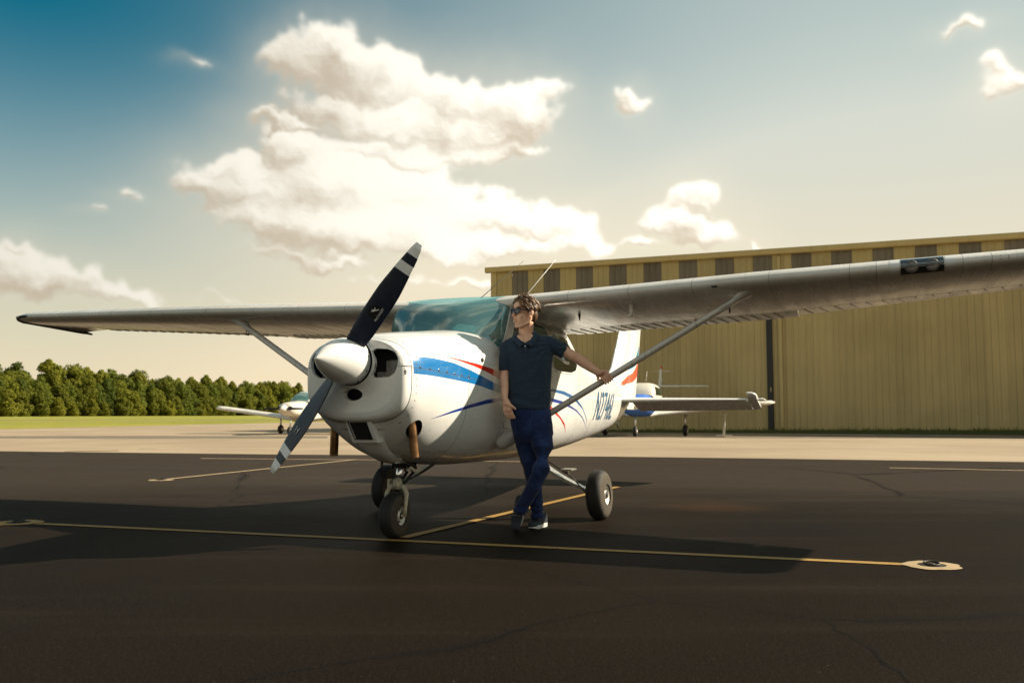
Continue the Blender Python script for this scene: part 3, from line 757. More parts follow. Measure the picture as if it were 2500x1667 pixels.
# nose bowl
out0 = full(.21, fztA(.21), fnuA(.21)); n = len(out0); rings = []
def hubdir(p):
    d = Vector((p.x, p.z - HUBZ)); return d.normalized()
prof = [(0.0, .10), (.10, .118), (.3, .124), (.55, .124), (.74, .122), (.84, .126), (.91, .138), (.955, .156), (.985, .18), (1.0, .207)]
for s_, Y in prof:
    ring = []
    for p in out0:
        d = hubdir(p); a = Vector((d.x * .165, HUBZ + d.y * .165)); b_ = Vector((p.x, p.z)) * .996 + Vector((0, .0045))
        q = a.lerp(b_, s_); ring.append(Vector((q.x, Y, q.y)))
    rings.append(ring)
fine = []
for i in range(len(rings) - 1):
    m_ = 4 if i < 5 else 1
    for k in range(m_): fine.append([a.lerp(b_, k / m_) for a, b_ in zip(rings[i], rings[i + 1])])
fine.append(rings[-1])
nb = MB(); nb.loft(fine); bm = bm_of(nb)
inl = [(.150, 1.345), (.178, 1.362), (.270, 1.356), (.325, 1.335), (.350, 1.295), (.350, 1.245), (.330, 1.195), (.285, 1.165), (.17, 1.160), (.150, 1.175), (.166, 1.205), (.176, 1.245), (.176, 1.285), (.160, 1.32)]
def lip(bm, faces, depth):
    es = [e for e in {e for f in faces for e in f.edges} if sum(1 for f in e.link_faces if f in fset) == 1]
    return es
for sx in (-1, 1):
    poly = rounded([(sx * x, z) for x, z in inl], .012, 2)
    fs = cut_poly(bm, poly, (0, 2), lambda c: c.y < .17); fset = set(fs)
    rim = lip(bm, fs, .1); bmesh.ops.delete(bm, geom=fs, context='FACES_ONLY')
    rim = [e for e in rim if e.is_valid]
    ex = bmesh.ops.extrude_edge_only(bm, edges=rim)['geom']
    for v in [g_ for g_ in ex if isinstance(g_, bmesh.types.BMVert)]: v.co.y += .032
poly = [(-.002 + .078 * math.cos(t), 1.047 + .042 * math.sin(t)) for t in np.linspace(0, 2 * math.pi, 25)[:-1]]
fs = cut_poly(bm, poly, (0, 2), lambda c: c.y < .17); fset = set(fs); rim = lip(bm, fs, .1)
bmesh.ops.delete(bm, geom=fs, context='FACES_ONLY'); rim = [e for e in rim if e.is_valid]
ex = bmesh.ops.extrude_edge_only(bm, edges=rim)['geom']
for v in [g_ for g_ in ex if isinstance(g_, bmesh.types.BMVert)]: v.co.y += .05
bowl = bm_build(bm, 'nose_bowl', M_white, plane, 50)
# things seen in the inlets
for sx in (-1, 1):
    c = MB(); c.box((sx * .262, .30, 1.225), (.15, .10, .115)); c.box((sx * .22, .29, 1.185), (.2, .10, .04))
    for k in range(9): c.tube([(sx * (.215 + .0125 * k), .262, 1.285), (sx * (.212 + .0125 * k), .268, 1.33)], .0035, 5)
    c.box((sx * .31, .245, 1.225), (.045, .02, .055))
    for k in range(5): c.box((sx * (.293 + .008 * k), .232, 1.228), (.003, .012, .048))
    c.build('engine_cylinder', M_eng, plane, False)
bk = MB(); bk.box((0, .33, 1.2), (.60, .02, .34)); bk.build('baffle', M_dark, plane, False)
sw = MB(); sw.lathe([(.058, .0), (.05, .03), (.02, .04), (.0, .041)], 18, Matrix.Translation((.005, .19, 1.047)) @ Matrix.Rotation(R(-90), 4, 'X')); sw.build('nose_lamp', M_dark, plane)
# bowl joint line, horizontal split line, fasteners
def ringpath(Y, off):
    q = full(Y, fztA(Y), fnuA(Y)); return [p + Vector((p.x, 0, p.z - 1.15)).normalized() * off for p in q]
sl = MB(); q = ringpath(.2085, -.0015); sl.tube(q + [q[0]], .0028, 6); sl.build('bowl_seam', M_blk, plane)
sc_ = MB()
for k in range(0, len(q), 3):
    d = Vector((q[k].x, 0, q[k].z - 1.15)).normalized(); sc_.ell(q[k] + Vector((0, .022, 0)) + d * .005, (.0045, .0045, .0045), 8, 4)
sc_.build('cowl_screws', M_blk, cowl)
sp_ = MB()
for sx in (-1, 1):
    sp_.tube([(sx * .19, .1225, 1.238), (sx * .165, .118, 1.238)], .0022, 5); sp_.tube([(sx * x_, Y_, 1.238) for x_, Y_ in ((.353, .124), (.375, .13), (.395, .148), (.406, .175), (.409, .205))], .0024, 5)
    sp_.tube([(sx * .255, .118, 1.252), (sx * .255, .114, 1.252)], .001, 5)
    for z_, x_ in ((1.25, .182), (1.247, .17), (1.228, .183), (1.19, .172)): sp_.ell((sx * x_, .117, z_), (.005, .004, .005), 8, 4)
sp_.build('bowl_split', M_blk, bowl)
lt = MB(); lt.ell((.392, .155, 1.205), (.012, .014, .013), 10, 6); lt.tube([(.385, .15, 1.205), (.40, .15, 1.185)], .006, 6); lt.build('cowl_latch', M_eng, bowl)
# chin intake
def quad_pts(Y, xs, zs): return [Vector((x, Y(z) if callable(Y) else Y, z)) for x, z in zip(xs, zs)]
ci = MB()
yf = lambda z: .165 + (.875 - z) * .50
o_ = [(-.095, .895), (.115, .895), (.125, .715), (-.075, .715)]; i_ = [(-.07, .868), (.078, .868), (.098, .738), (-.048, .738)]
A_ = [Vector((x, yf(z), z)) for x, z in o_]; B_ = [Vector((x, yf(z) - .004, z)) for x, z in i_]; C_ = [Vector((x, yf(z) + .018, z)) for x, z in i_]
D_ = [Vector((x * 1.05, yf(z) + .25, z + .02)) for x, z in o_]
ci.loft([D_, A_, B_, C_]); ci.build('intake_box', M_white, plane, True, 35)
fi = MB(); fi.add([p + Vector((0, -.003, 0)) for p in C_], [(0, 1, 2, 3)])
fi.build('intake_filter', M_dark, plane, False)
fr = MB(); fr.tube([p + Vector((0, -.001, 0)) for p in B_ + [B_[0]]], .004, 6); fr.build('intake_gasket', M_blk, plane)
kl = MB()                                                 # fairing that runs back from the intake
secs = []
for t in np.linspace(0, 1, 12):
    Y = .25 + t * .75; zb = fzb(Y) + .02 * t; w_ = .115 * (1 - .75 * t) + .01; d_ = .055 * (1 - t) ** .7 + .004
    secs.append([Vector((.015 * (1 - t) + w_ * math.sin(a), Y, zb + .02 - (d_ + .02) * max(0, math.cos(a)) ** .8)) for a in np.linspace(-1.5, 1.5, 13)])
kl.loft(secs, False); kl.build('chin_fairing', M_white, plane)
bt = MB(); bt.tube([(x, .16, fzb(.21) + .0) for x in (-.1, .1)], .003, 5)
dr_ = MB(); dr_.tube([(-.06, .62, .58), (-.06, .63, .46)], .010, 8); dr_.build('breather_tube', M_blk, plane)
# cabin and tail cone
YB = list(np.linspace(1.50, 3.0, 26)) + list(np.linspace(3.06, 4.6, 24)) + list(np.linspace(4.7, 7.15, 22))
fb = MB(); fb.loft([full(Y, fztB(Y), fnuB(Y)) for Y in YB], True, False, True); bm = bm_of(fb)
# windshield opening: everything ahead of the raked post and above the sill goes
PB, PT = (1.50, 1.445), (1.72, 1.90)
fs = cut_poly(bm, [(1.44, 1.445), PB, PT, (1.75, 1.97), (1.44, 1.97)], (1, 2), lambda c: c.y < 1.9)
bmesh.ops.delete(bm, geom=fs, context='FACES')
glassparts = []
doorw = rounded([(1.63, 1.43), (2.52, 1.385), (2.56, 1.70), (1.80, 1.745)], .07, 4)
rearw = rounded([(2.68, 1.34), (2.80, 1.31), (3.25, 1.31), (3.46, 1.345), (3.50, 1.41), (3.38, 1.52), (3.05, 1.655), (2.70, 1.675)], .05, 3)
frames = []
for sx in (-1, 1):
    for nm, pl in (('door_window', doorw), ('rear_window', rearw)):
        fs = cut_poly(bm, pl, (1, 2), lambda c, s_=sx: c.x * s_ > .2)
        glassparts.append((nm, take(bm, fs)))
fs = cut_poly(bm, rounded([(-.34, 3.42), (.34, 3.42), (.27, 3.98), (-.27, 3.98)], .08, 3), (0, 1), lambda c: c.z > 1.4)
glassparts.append(('back_window', take(bm, fs)))
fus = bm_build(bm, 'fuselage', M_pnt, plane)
def surf_x(Y, z, zt=None, nu=None):
    """half width of the fuselage at (Y, z)"""
    zt = zt or fztB(Y); nu = nu or fnuB(Y); zm = fzm(Y); w = fw(Y)
    if z < zm: q = (zm - z) / (zm - fzb(Y)); e = fnl(Y)
    else: q = (z - zm) / (zt - zm); e = nu
    return w * max(0, 1 - min(1, q) ** e) ** (1 / e)
for nm, mb in glassparts: mb.build(nm, M_win, plane)
for sx in (-1, 1):
    for pl in (doorw, rearw):
        mb = MB(); pts = [Vector((sx * (surf_x(Y, z) + .001), Y, z)) for Y, z in pl]; mb.tube(pts + [pts[0]], .009, 6, flat=.6, ref=(sx, 0, 0)); mb.build('window_frame', M_white, plane)
    mb = MB(); dl = rounded([(1.60, .80), (2.58, .74), (2.60, 1.74), (1.82, 1.78), (1.60, 1.45)], .05, 3)
    pts = [Vector((sx * (surf_x(Y, z) - .001), Y, z)) for Y, z in dl]; mb.tube(pts + [pts[0]], .0035, 5); mb.build('door_seam', M_blk, plane)
# windshield
def deck(x, Y):
    zm, zt, w, nu = fzm(Y), fztA(Y), fw(Y), fnuA(min(Y, 1.5)); q = min(.999, abs(x) / w)
    return zm + (zt - zm) * (1 - q ** nu) ** (1 / nu)
wsr = []; NWS = 40
for i in range(NWS + 1):
    s_ = -1 + 2 * i / NWS; a = abs(s_); sg = 1 if s_ >= 0 else -1
    x = .512 * math.sin(a * math.pi / 2) ** .92 * sg; Yb = 1.27 + .225 * (abs(x) / .512) ** 2.6; zb_ = deck(x, Yb) if a < .97 else 1.447
    bot = Vector((x, Yb, max(1.447, zb_) - .002 if a < .97 else 1.447))
    if a < .74: top = Vector((.535 * sg * a / .74, 1.665 + .045 * (a / .74) ** 2, 1.90 - .012 * (a / .74) ** 3))
    else:
        t = (a - .74) / .26; top = Vector((sg * (.535 - .012 * t), 1.71 - .21 * t, 1.888 - .441 * t))
    row = []
    for k in range(15):
        t = k / 14; p = bot.lerp(top, t); L_ = (top - bot).length
        bul = .055 * math.sin(math.pi * t) * L_ / .5
        p += Vector((sg * .35 * a ** 3, -.6, .75)).normalized() * bul
        row.append(p)
    wsr.append(row)
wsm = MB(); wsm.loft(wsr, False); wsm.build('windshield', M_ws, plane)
fr = MB(); fr.tube([r_[0] + Vector((0, -.004, .002)) for r_ in wsr], .007, 6, flat=.6); fr.build('windshield_base_strip', M_white, plane)
for sx in (-1, 1):
    fr = MB(); fr.tube([Vector((sx * .53, 1.502, 1.443)), Vector((sx * .541, 1.60, 1.66)), Vector((sx * .538, 1.715, 1.89))], .012, 8, flat=.5, ref=(sx, 0, 0)); fr.build('windshield_post', M_white, plane)
da = MB(); da.loft([[Vector((x, Y, deck(x, Y) - .004 - (.03 if Y > 1.55 else 0))) for x in np.linspace(-.5, .5, 15)] for Y in (1.26, 1.4, 1.5, 1.6, 1.66)], False)
da.box((0, 1.68, 1.45), (.98, .03, .24)); da.build('instrument_panel', M_blk, plane)
for sx in (-1, 1):
    s_ = MB(); Mx = Matrix.Rotation(R(-12), 3, 'X')
    s_.box((sx * .25, 2.45, 1.22), (.42, .11, .62), Mx); s_.box((sx * .25, 2.2, .92), (.42, .48, .13)); s_.box((sx * .25, 2.55, 1.62), (.2, .08, .16), Mx); s_.build('seat', M_seat, plane, False)
    yk = MB(); yk.tube([(sx * .25 + .12 * math.cos(t), 1.82, 1.36 + .09 * math.sin(t)) for t in np.linspace(-2.6, -.54, 12)], .012, 8); yk.tube([(sx * .25, 1.7, 1.36), (sx * .25, 1.82, 1.30)], .012, 8); yk.build('control_yoke', M_blk, plane)
pc = MB(); pc.add([(.16, 1.33, 1.592), (.33, 1.40, 1.575), (.35, 1.47, 1.63), (.18, 1.40, 1.648)], [(0, 1, 2, 3)]); pc.build('dash_card', simple('pale_card', (.45, .62, .58), .7), plane, False)

# ---- wing
def chord(y): y = abs(y); return 1.63 if y < 2.55 else 1.63 - .50 * (y - 2.55) / 2.9
def lead(y): y = abs(y); return 1.615 if y < 2.55 else 1.615 + .20 * (y - 2.55) / 2.9
def zle(y): return 1.818 + .030 * abs(y) + .0125 * max(0, y - .8)
INC = R(4.6)
def naca(xc, up, t=.12):
    yt = 5 * t * (.2969 * math.sqrt(xc) - .126 * xc - .3516 * xc ** 2 + .2843 * xc ** 3 - .1036 * xc ** 4)
    m_, p_ = .02, .4; yc = m_ / p_ ** 2 * (2 * p_ * xc - xc * xc) if xc < p_ else m_ / (1 - p_) ** 2 * (1 - 2 * p_ + 2 * p_ * xc - xc * xc)
    return yc + (yt if up else -yt)
def wpt(y, xc, zc, scale=1.0):
    """point of the wing at span y: chord fraction xc, height zc in chords"""
    c = chord(y); tw = INC - R(2.0) * max(0, abs(y) - 2.55) / 2.9
    a, b_ = xc * c, zc * c * scale
    return Vector((y, lead(y) + a * math.cos(tw) + b_ * math.sin(tw), zle(y) - a * math.sin(tw) + b_ * math.cos(tw)))
XC = [.5 * (1 - math.cos(t)) for t in np.linspace(0, math.pi, 30)]
def wing_sec(y, x0=0.0, x1=1.0, sc=1.0):
    xs = [q for q in XC if x0 <= q < x1 - .005] + [x1]
    if x0 > 0: xs = [x0] + [q for q in xs if q > x0 + .005]
    up = [wpt(y, q, naca(q, True), sc) for q in xs]; lo = [wpt(y, q, naca(q, False), sc) for q in xs]
    return lo[::-1] + (up[1:] if x0 == 0 else up)
for sx in (-1, 1):
    sp = list(np.linspace(.0, 3.36, 17)) + ([3.37] if sx > 0 else []) + list(np.linspace(3.5, 5.22, 10))
    mb = MB(); mb.loft([wing_sec(sx * max(y, .001), 0, .735) for y in sp], True, True, True)
    wing = mb.build('wing', M_wing, plane, True, 40)
    # cabin part of the trailing edge, flap, aileron
    def surface(name, y0, y1, x0, droop, beads, gap):
        mb = MB(); ys = np.linspace(y0, y1, 9)
        def sec(y):
            s_ = wing_sec(sx * y, x0, 1.0); h = wpt(sx * y, x0, naca(x0, False)); out = []
            for p in s_:
                q = p - h; a = -droop; out.append(h + Vector((q.x, q.y * math.cos(a) - q.z * math.sin(a), q.y * math.sin(a) + q.z * math.cos(a))))
            return out
        mb.loft([sec(y) for y in ys], True, True, True)
        y = y0 + .05
        if beads:
            while y < y1 - .1:                       # stiffening beads pressed into the skin
                a = sec(y); b_ = sec(y + .05); lo0, lo1 = a[len(a) // 2 - 2], b_[1]
                mb.tube([lo0 + Vector((0, 0, -.001)), lo1 + Vector((0, 0, -.001))], .0055, 5)
                y += beads
        return mb.build(name, M_wing, plane, True, 40)
    surface('flap', .60, 2.70, .742, R(1.5), .098, 0); surface('aileron', 2.72, 5.16, .748, 0, .125, 0)
    mb = MB(); mb.loft([wing_sec(sx * y, .735, 1.0) for y in (.001, .3, .58)], True, True, True); mb.build('wing_root_fairing', M_pnt, plane, True, 40)
    # tip
    mb = MB(); secs = []
    for t in np.linspace(0, 1, 8):
        y = 5.221 + .26 * math.sin(t * math.pi / 2); s_ = wing_sec(sx * y, 0, 1.0); c0 = wpt(sx * 5.22, .5, .01); k = math.cos(t * math.pi / 2) ** .6
        f_ = max(.05, k); out = []
        for p in s_:
            lowr = (p.y - lead(y)) / chord(y)
            out.append(Vector((sx * y, c0.y + (p.y - c0.y) * (1 - .22 * t * t), c0.z + (p.z - c0.z) * f_ - .055 * t * t * (.3 + lowr))))
        secs.append(out)
    mb.loft(secs, True, True, True); tipo = mb.build('wing_tip', [M_wing], plane, True, 60)
    mb = MB(); half_n = len(secs[0]) // 2; rimp = [secs[k][half_n] for k in (0, 2, 4, 6)]
    last = secs[-1]; rimp += [(last[half_n - k] + last[half_n + k]) / 2 for k in (3, 6, 9, 13, 17, 20, 23, 26, 28)]
    rimp.append(Vector((sx * 5.40, rimp[-1].y + .03, rimp[-1].z - .02)))
    mb.tube(rimp, [.010, .016, .022] + [.024] * (len(rimp) - 6) + [.022, .018, .012], 8, flat=.9); mb.build('tip_edge_trim', M_navy, plane)
    # strut
    lo = Vector((sx * .505, 1.64, .70)); hi = Vector((sx * 2.40, 1.86, 1.805 + (.018 if sx > 0 else 0)))
    mb = MB(); pts = [lo.lerp(hi, t) for t in np.linspace(0, 1, 12)]
    mb.tube(pts, .046, 18, flat=.55, ref=(hi - lo).cross(Vector((0, 1, 0))).normalized()); mb.build('wing_strut', M_wing, plane)
    mb = MB(); d = (hi - lo).normalized(); e0 = wpt(sx * 2.44, .13, naca(.13, False))
    cuff = []
    for t, ra, rb in ((0, .050, .034), (.3, .054, .040), (.6, .066, .052), (.82, .090, .070), (.94, .118, .088), (1.0, .125, .092)):
        p = (hi - d * .20).lerp(hi + d * .045, t)
        cuff.append([p + Vector((sx * rb * math.cos(a), ra * math.sin(a), sx * 0 - .0 + .25 * rb * math.cos(a) * 0)) for a in np.linspace(0, 2 * math.pi, 17)[:-1]])
    mb.loft(cuff, True, True, True); mb.build('strut_cuff', M_white, plane)
    mb = MB(); mb.tube([lo - d * .03 + Vector((sx * .01, 0, 0)), lo + d * .03, lo + d * .14, lo + d * .2], [.075, .085, .07, .045], 16, flat=.75, ref=(sx, 0, 0), rnd=True); mb.build('strut_fairing', M_white, plane)
    # tie-down ring under the strut
    mb = MB(); c_ = hi - d * .12 + Vector((0, 0, -.05)); mb.tube([c_ + Vector((0, .018 * math.cos(t), .022 * math.sin(t))) for t in np.linspace(0, 6.283, 13)], .004, 6); mb.build('tie_ring', M_blk, plane)
    # root rivet strip
    mb = MB(); mb.loft([[Vector((sx * (.553), Y, z)), Vector((sx * (.62), Y, z + .022))] for Y, z in [(lead(0) + q * 1.6, wpt(.58, q, naca(q, False)).z - .012) for q in np.linspace(.06, .93, 20)]], False); mb.build('root_strip', M_wing, plane)
# landing lights in the left wing's leading edge
lw_ = MB(); ys = np.linspace(3.52, 3.80, 9); xs_ = [.055, .035, .018, .006, .0]
secs = []
for y in ys:
    lo_ = [wpt(y, q, naca(q, False)) for q in xs_]; up_ = [wpt(y, q, naca(q, True)) for q in xs_[::-1][1:]]
    pts = lo_ + up_; c_ = wpt(y, .05, 0); secs.append([p + (p - c_).normalized() * .0035 for p in pts])
lw_.loft(secs, False); lw_.build('landing_light_cover', M_lens, plane)
bkx = MB(); bkx.loft([[p * 1 + (p - wpt(y, .05, 0)).normalized() * .0012 for p in ([wpt(y, q, naca(q, False)) for q in xs_] + [wpt(y, q, naca(q, True)) for q in xs_[::-1][1:]])] for y in ys], False); bkx.build('lamp_tray', M_dark, plane)
M_refl = simple('lamp_reflector', (.16, .14, .125), .4, .4, .3, 40)
for y in (3.59, 3.725):
    c_ = wpt(y, .003, -.006); mb = MB(); Ml = Matrix.Translation(c_ + Vector((0, -.001, 0))) @ Matrix.Rotation(R(90), 4, 'X')
    mb.lathe([(.046, -.006), (.043, -.001), (.025, .001), (.0, .0015)], 20, Ml); mb.build('landing_lamp', M_refl, plane)
for y in (3.48, 3.84):
    mb = MB(); q0 = [wpt(y - .03, q, naca(q, False)) for q in xs_] + [wpt(y - .03, q, naca(q, True)) for q in xs_[::-1][1:]]; q1 = [wpt(y + .03, q, naca(q, False)) for q in xs_] + [wpt(y + .03, q, naca(q, True)) for q in xs_[::-1][1:]]
    mb.loft([[p + (p - wpt(y, .05, 0)).normalized() * .0025 for p in q0], [p + (p - wpt(y, .05, 0)).normalized() * .0025 for p in q1]], False); mb.build('light_retainer', M_white, plane)
# pitot, stall inlet, fuel vent, antennae
mb = MB(); p = wpt(1.52, .14, naca(.14, False)); mb.tube([p, p + Vector((0, -.01, -.085))], .016, 10); mb.tube([p + Vector((0, .02, -.09)), p + Vector((0, -.09, -.095))], .011, 10); mb.build('pitot_tube', M_wing, plane)
mb = MB(); p = wpt(1.02, .25, naca(.25, False)); mb.tube([p, p + Vector((0, .01, -.05))], [.012, .004], 8); mb.build('fuel_drain', M_blk, plane)
mb = MB(); p = wpt(2.22, .012, -.012); mb.box(p + Vector((0, -.004, 0)), (.045, .01, .028)); mb.build('stall_vane', M_blk, plane, False)
mb = MB(); mb.ell(wpt(.72, .004, -.004) + Vector((0, -.002, 0)), (.045, .008, .022), 14, 6); mb.build('vent_opening', M_blk, plane)
for p, q in (((-.12, 2.35, 1.93), (.12, 3.0, 2.42)), ((.45, 2.2, 1.95), (.62, 2.55, 2.33))):
    mb = MB(); mb.tube([p, q], [.004, .002], 6); mb.build('antenna', M_white if q[0] > .3 else M_blk, plane)
mb = MB(); mb.ell((.516, 1.145, 1.33), (.010, .016, .018), 10, 6); mb.build('vent_port', M_blk, plane)
for k in range(7):
    Y = .29 + .105 * k; mb = MB(); mb.ell((surf_x(Y, 1.236 - .0625 * (Y - .2), fztA(Y), fnuA(Y)), Y, 1.243 - .066 * (Y - .2)), (.004, .010, .010), 10, 6); mb.build('cowl_fastener', M_chrome, plane)
# open door window
mb = MB(); a, b_, c_, d_ = Vector((.62, 2.28, 1.49)), Vector((.60, 2.62, 1.53)), Vector((.70, 2.66, 1.375)), Vector((.74, 2.30, 1.40))
mb.add([a, b_, c_, d_], [(0, 1, 2, 3)]); ow = mb.build('open_window', M_win, plane, False)
mb = MB(); mb.tube([a, b_, c_, d_, a], .011, 6); mb.build('open_window_frame', M_white, ow)

# ---- tail
def tail_surface(name, pts, thick, vertical):
    """pts: list of (span, lead, trail, z or x offset)"""
    mb = MB(); secs = []
    for s_, l_, t_, o in pts:
        sec = []
        for q in XC[::2][1:] + [1.0]:
            sec.append((q, naca(q, True, thick) - .0))
        prof_ = [(0, 0)] + [(q, h - (.02 / .16 * (.8 * q - q * q) if q < .4 else .02 / .36 * (.2 + .8 * q - q * q))) for q, h in sec]
        prof_[-1] = (1.0, .004)
        loop = [(q, h) for q, h in prof_] + [(q, -h) for q, h in prof_[:0:-1]]
        c = t_ - l_
        secs.append([Vector((o + h * c, l_ + q * c, s_)) if vertical else Vector((s_, l_ + q * c, o + h * c)) for q, h in loop])
    mb.loft(secs, True, True, True); return mb.build(name, M_pnt, plane, True, 50)
tail_surface('fin', [(1.30, 6.10, 7.30, 0), (1.45, 6.35, 7.33, 0), (1.53, 6.48, 7.36, 0), (1.9, 6.78, 7.52, 0), (2.3, 7.06, 7.68, 0), (2.55, 7.24, 7.78, 0), (2.62, 7.36, 7.80, 0)], .10, True)
tail_surface('rudder', [(.98, 7.20, 7.62, 0), (1.2, 7.245, 7.74, 0), (1.45, 7.345, 7.82, 0), (1.78, 7.475, 7.945, 0), (2.3, 7.69, 8.11, 0), (2.60, 7.80, 8.17, 0), (2.66, 7.84, 8.12, 0)], .09, True)
for sx in (-1, 1):
    tail_surface('stabilizer', [(sx * .05, 6.40, 7.02, 1.10), (sx * .9, 6.62, 7.09, 1.10), (sx * 1.55, 6.80, 7.15, 1.10), (sx * 1.70, 6.86, 7.15, 1.10)], .12, False)
    for nm, pts_, th_ in (('elevator', [(sx * .12, 7.03, 7.60, 1.10), (sx * .9, 7.10, 7.585, 1.10), (sx * 1.71, 7.155, 7.54, 1.10)], .08), ('elevator_horn', [(sx * 1.72, 6.80, 7.54, 1.10), (sx * 1.78, 6.80, 7.53, 1.10), (sx * 1.83, 6.86, 7.47, 1.10)], .10)):
        e_ = tail_surface(nm, pts_, th_, False)
        for v_ in e_.data.vertices:                          # trailing edge hangs down about the hinge
            q_ = v_.co.y - 7.10; w_ = v_.co.z - 1.10; a_ = R(17); v_.co.y = 7.10 + q_ * math.cos(a_) + w_ * math.sin(a_); v_.co.z = 1.10 - q_ * math.sin(a_) + w_ * math.cos(a_)
        e_.data.update()
    mb = MB(); mb.tube([(sx * 1.82, 7.0, 1.10), (sx * 1.90, 7.04, 1.11), (sx * 1.945, 7.06, 1.085)], [.016, .013, .007], 8); mb.build('static_wick', M_white, plane)
mb = MB(); mb.tube([(0, 7.15, .98), (0, 7.2, 1.1)], .03, 8); mb.tube([(0, 6.75, .83), (0, 6.78, .74), (0, 6.84, .72)], .012, 8); mb.build('tail_tie_ring', M_alu, plane)
# registration on both sides
for sx in (-1, 1):
    me = text_mesh('N2746L', .42); bm = bmesh.new(); bm.from_mesh(me); bpy.data.meshes.remove(me)
    bmesh.ops.triangulate(bm, faces=bm.faces); bmesh.ops.subdivide_edges(bm, edges=[e for e in bm.edges if e.calc_length() > .04], cuts=4)
    xs_ = [v.co.x for v in bm.verts]; ys_ = [v.co.y for v in bm.verts]; cx, wx = (min(xs_) + max(xs_)) / 2, max(xs_) - min(xs_); hy = max(ys_) - min(ys_); cy = (min(ys_) + max(ys_)) / 2
    for v in bm.verts:
        z = 1.010 + (v.co.y - cy) / hy * .33; Y = 5.21 + sx * (v.co.x - cx) / wx * 1.27 + (z - 1.010) * .80
        v.co = Vector((sx * (surf_x(Y, z) + .006), Y, z))
    bmesh.ops.recalc_face_normals(bm, faces=bm.faces)
    bm_build(bm, 'registration', simple('registration_blue', (.02, .10, .20), .4, 0, .4, 30), plane)

# ---- propeller and spinner
PHI = R(37.2)
sp = MB(); prof_ = []
for t in np.linspace(0, 1, 16): prof_.append((.158 * math.sin(t * math.pi / 2) ** .92 if t > 0 else 0.0, .317 * (1 - t)))
prof_ = [(r_, h + .0) for r_, h in prof_] ; pr2 = [(0.0005, .325)]
for t in np.linspace(.02, 1, 18): pr2.append((.158 * (1 - (1 - t) ** 1.55) ** .86, .325 * (1 - t) + .0))
pr2 += [(.159, -.03), (.159, -.085), (.152, -.088)]
Ms = Matrix.Translation((0, 0, HUBZ)) @ Matrix.Rotation(R(90), 4, 'X')
sp.lathe(pr2, 40, Ms); spin = sp.build('spinner', M_white, plane)
mb = MB()
for k in range(10):
    a = k * 2 * math.pi / 10 + .2; mb.ell((.160 * math.cos(a), .06, HUBZ + .160 * math.sin(a)), (.006, .006, .006), 8, 4)
for k in range(4):
    a = k * math.pi / 2 + .5; mb.ell((.118 * math.cos(a), -.11, HUBZ + .118 * math.sin(a)), (.006, .006, .006), 8, 4)
mb.build('spinner_screws', M_blk, spin)
cr = pchip([.09, .15, .25, .42, .55, .70, .85, .93, .955], [.105, .135, .152, .163, .160, .132, .092, .064, .052])
for sgn in (1, -1):
    ax = Vector((math.sin(PHI) * sgn, 0, math.cos(PHI) * sgn)); tg = Vector((-math.cos(PHI) * sgn, 0, math.sin(PHI) * sgn))
    mb = MB(); bands = [(.09, .735, 0), (.735, .800, 1), (.800, .862, 0), (.862, .955, 1)]; prev = None
    def bsec(r_):
        c = cr(r_); be = R(12) + math.atan2(.135, r_) * .75; th = .24 - .16 * min(1, (r_ - .09) / .35); cdir = tg * math.cos(be) + Vector((0, -1, 0)) * math.sin(be); nd = ax.cross(cdir).normalized()
        if nd.y > 0: nd = -nd
        base = Vector((0, -.0, HUBZ)) + ax * r_
        out = []
        for k in range(20):
            t = 2 * math.pi * k / 20; q = math.cos(t); out.append(base + cdir * (q * c * .5) + nd * (math.sin(t) * c * th * .5 * (1 if math.sin(t) > 0 else .45)))
        return out
    for r0, r1, k in bands:
        mb.cur = k; rs = np.linspace(r0, r1, max(3, int((r1 - r0) / .03))); mb.loft([bsec(r_) for r_ in rs], True, r0 < .1, r1 > .95)
    blade = mb.build('propeller_blade', [M_prop, M_tip], plane)
    # maker's decal
    c = cr(.40); r_ = .405 if sgn > 0 else .60; be = R(12) + math.atan2(.135, r_) * .75; cdir = tg * math.cos(be) + Vector((0, -1, 0)) * math.sin(be); nd = ax.cross(cdir).normalized(); nd = -nd if nd.y > 0 else nd
    th = .24 - .16 * min(1, (r_ - .09) / .35); base = Vector((0, 0, HUBZ)) + ax * r_ + nd * (cr(r_) * th * .5 + .0025)
    if sgn > 0:
        MB().add([base + cdir * (.048 * math.cos(t)) + ax * (.048 * math.sin(t)) for t in np.linspace(0, 6.283, 25)[:-1]], [tuple(range(24))]).build('decal_disc', simple('decal_black', (.006, .006, .008), .4), blade, False)
    mb = MB(); b2 = base + nd * .0012; e1, e2 = (-cdir if cdir.x < 0 else cdir), ax
    if sgn > 0:
        for u0, v0, u1, v1 in ((-.026, -.012, .012, .03), (-.010, .006, -.018, .026), (-.010, .006, -.030, .002)): mb.tube([b2 + e1 * u0 + e2 * v0, b2 + e1 * u1 + e2 * v1], .0028, 5)
    else:
        for u0, v0, u1, v1 in ((-.02, .03, -.02, -.03), (.012, .02, .012, -.035), (.012, -.01, -.003, -.012)): mb.tube([b2 + e1 * u0 + e2 * v0, b2 + e1 * u1 + e2 * v1], .0022, 5)
    mb.build('decal_mark', M_tip, blade)
    if sgn > 0:
        me = text_mesh('McCAULEY', .021); Mt = Matrix((( e2.x, -e1.x, nd.x), (e2.y, -e1.y, nd.y), (e2.z, -e1.z, nd.z))).to_4x4(); Mt.translation = b2 + e1 * .032 + nd * .0005
        me.transform(Mt); me.materials.append(M_tip); link('decal_lettering', me, blade)

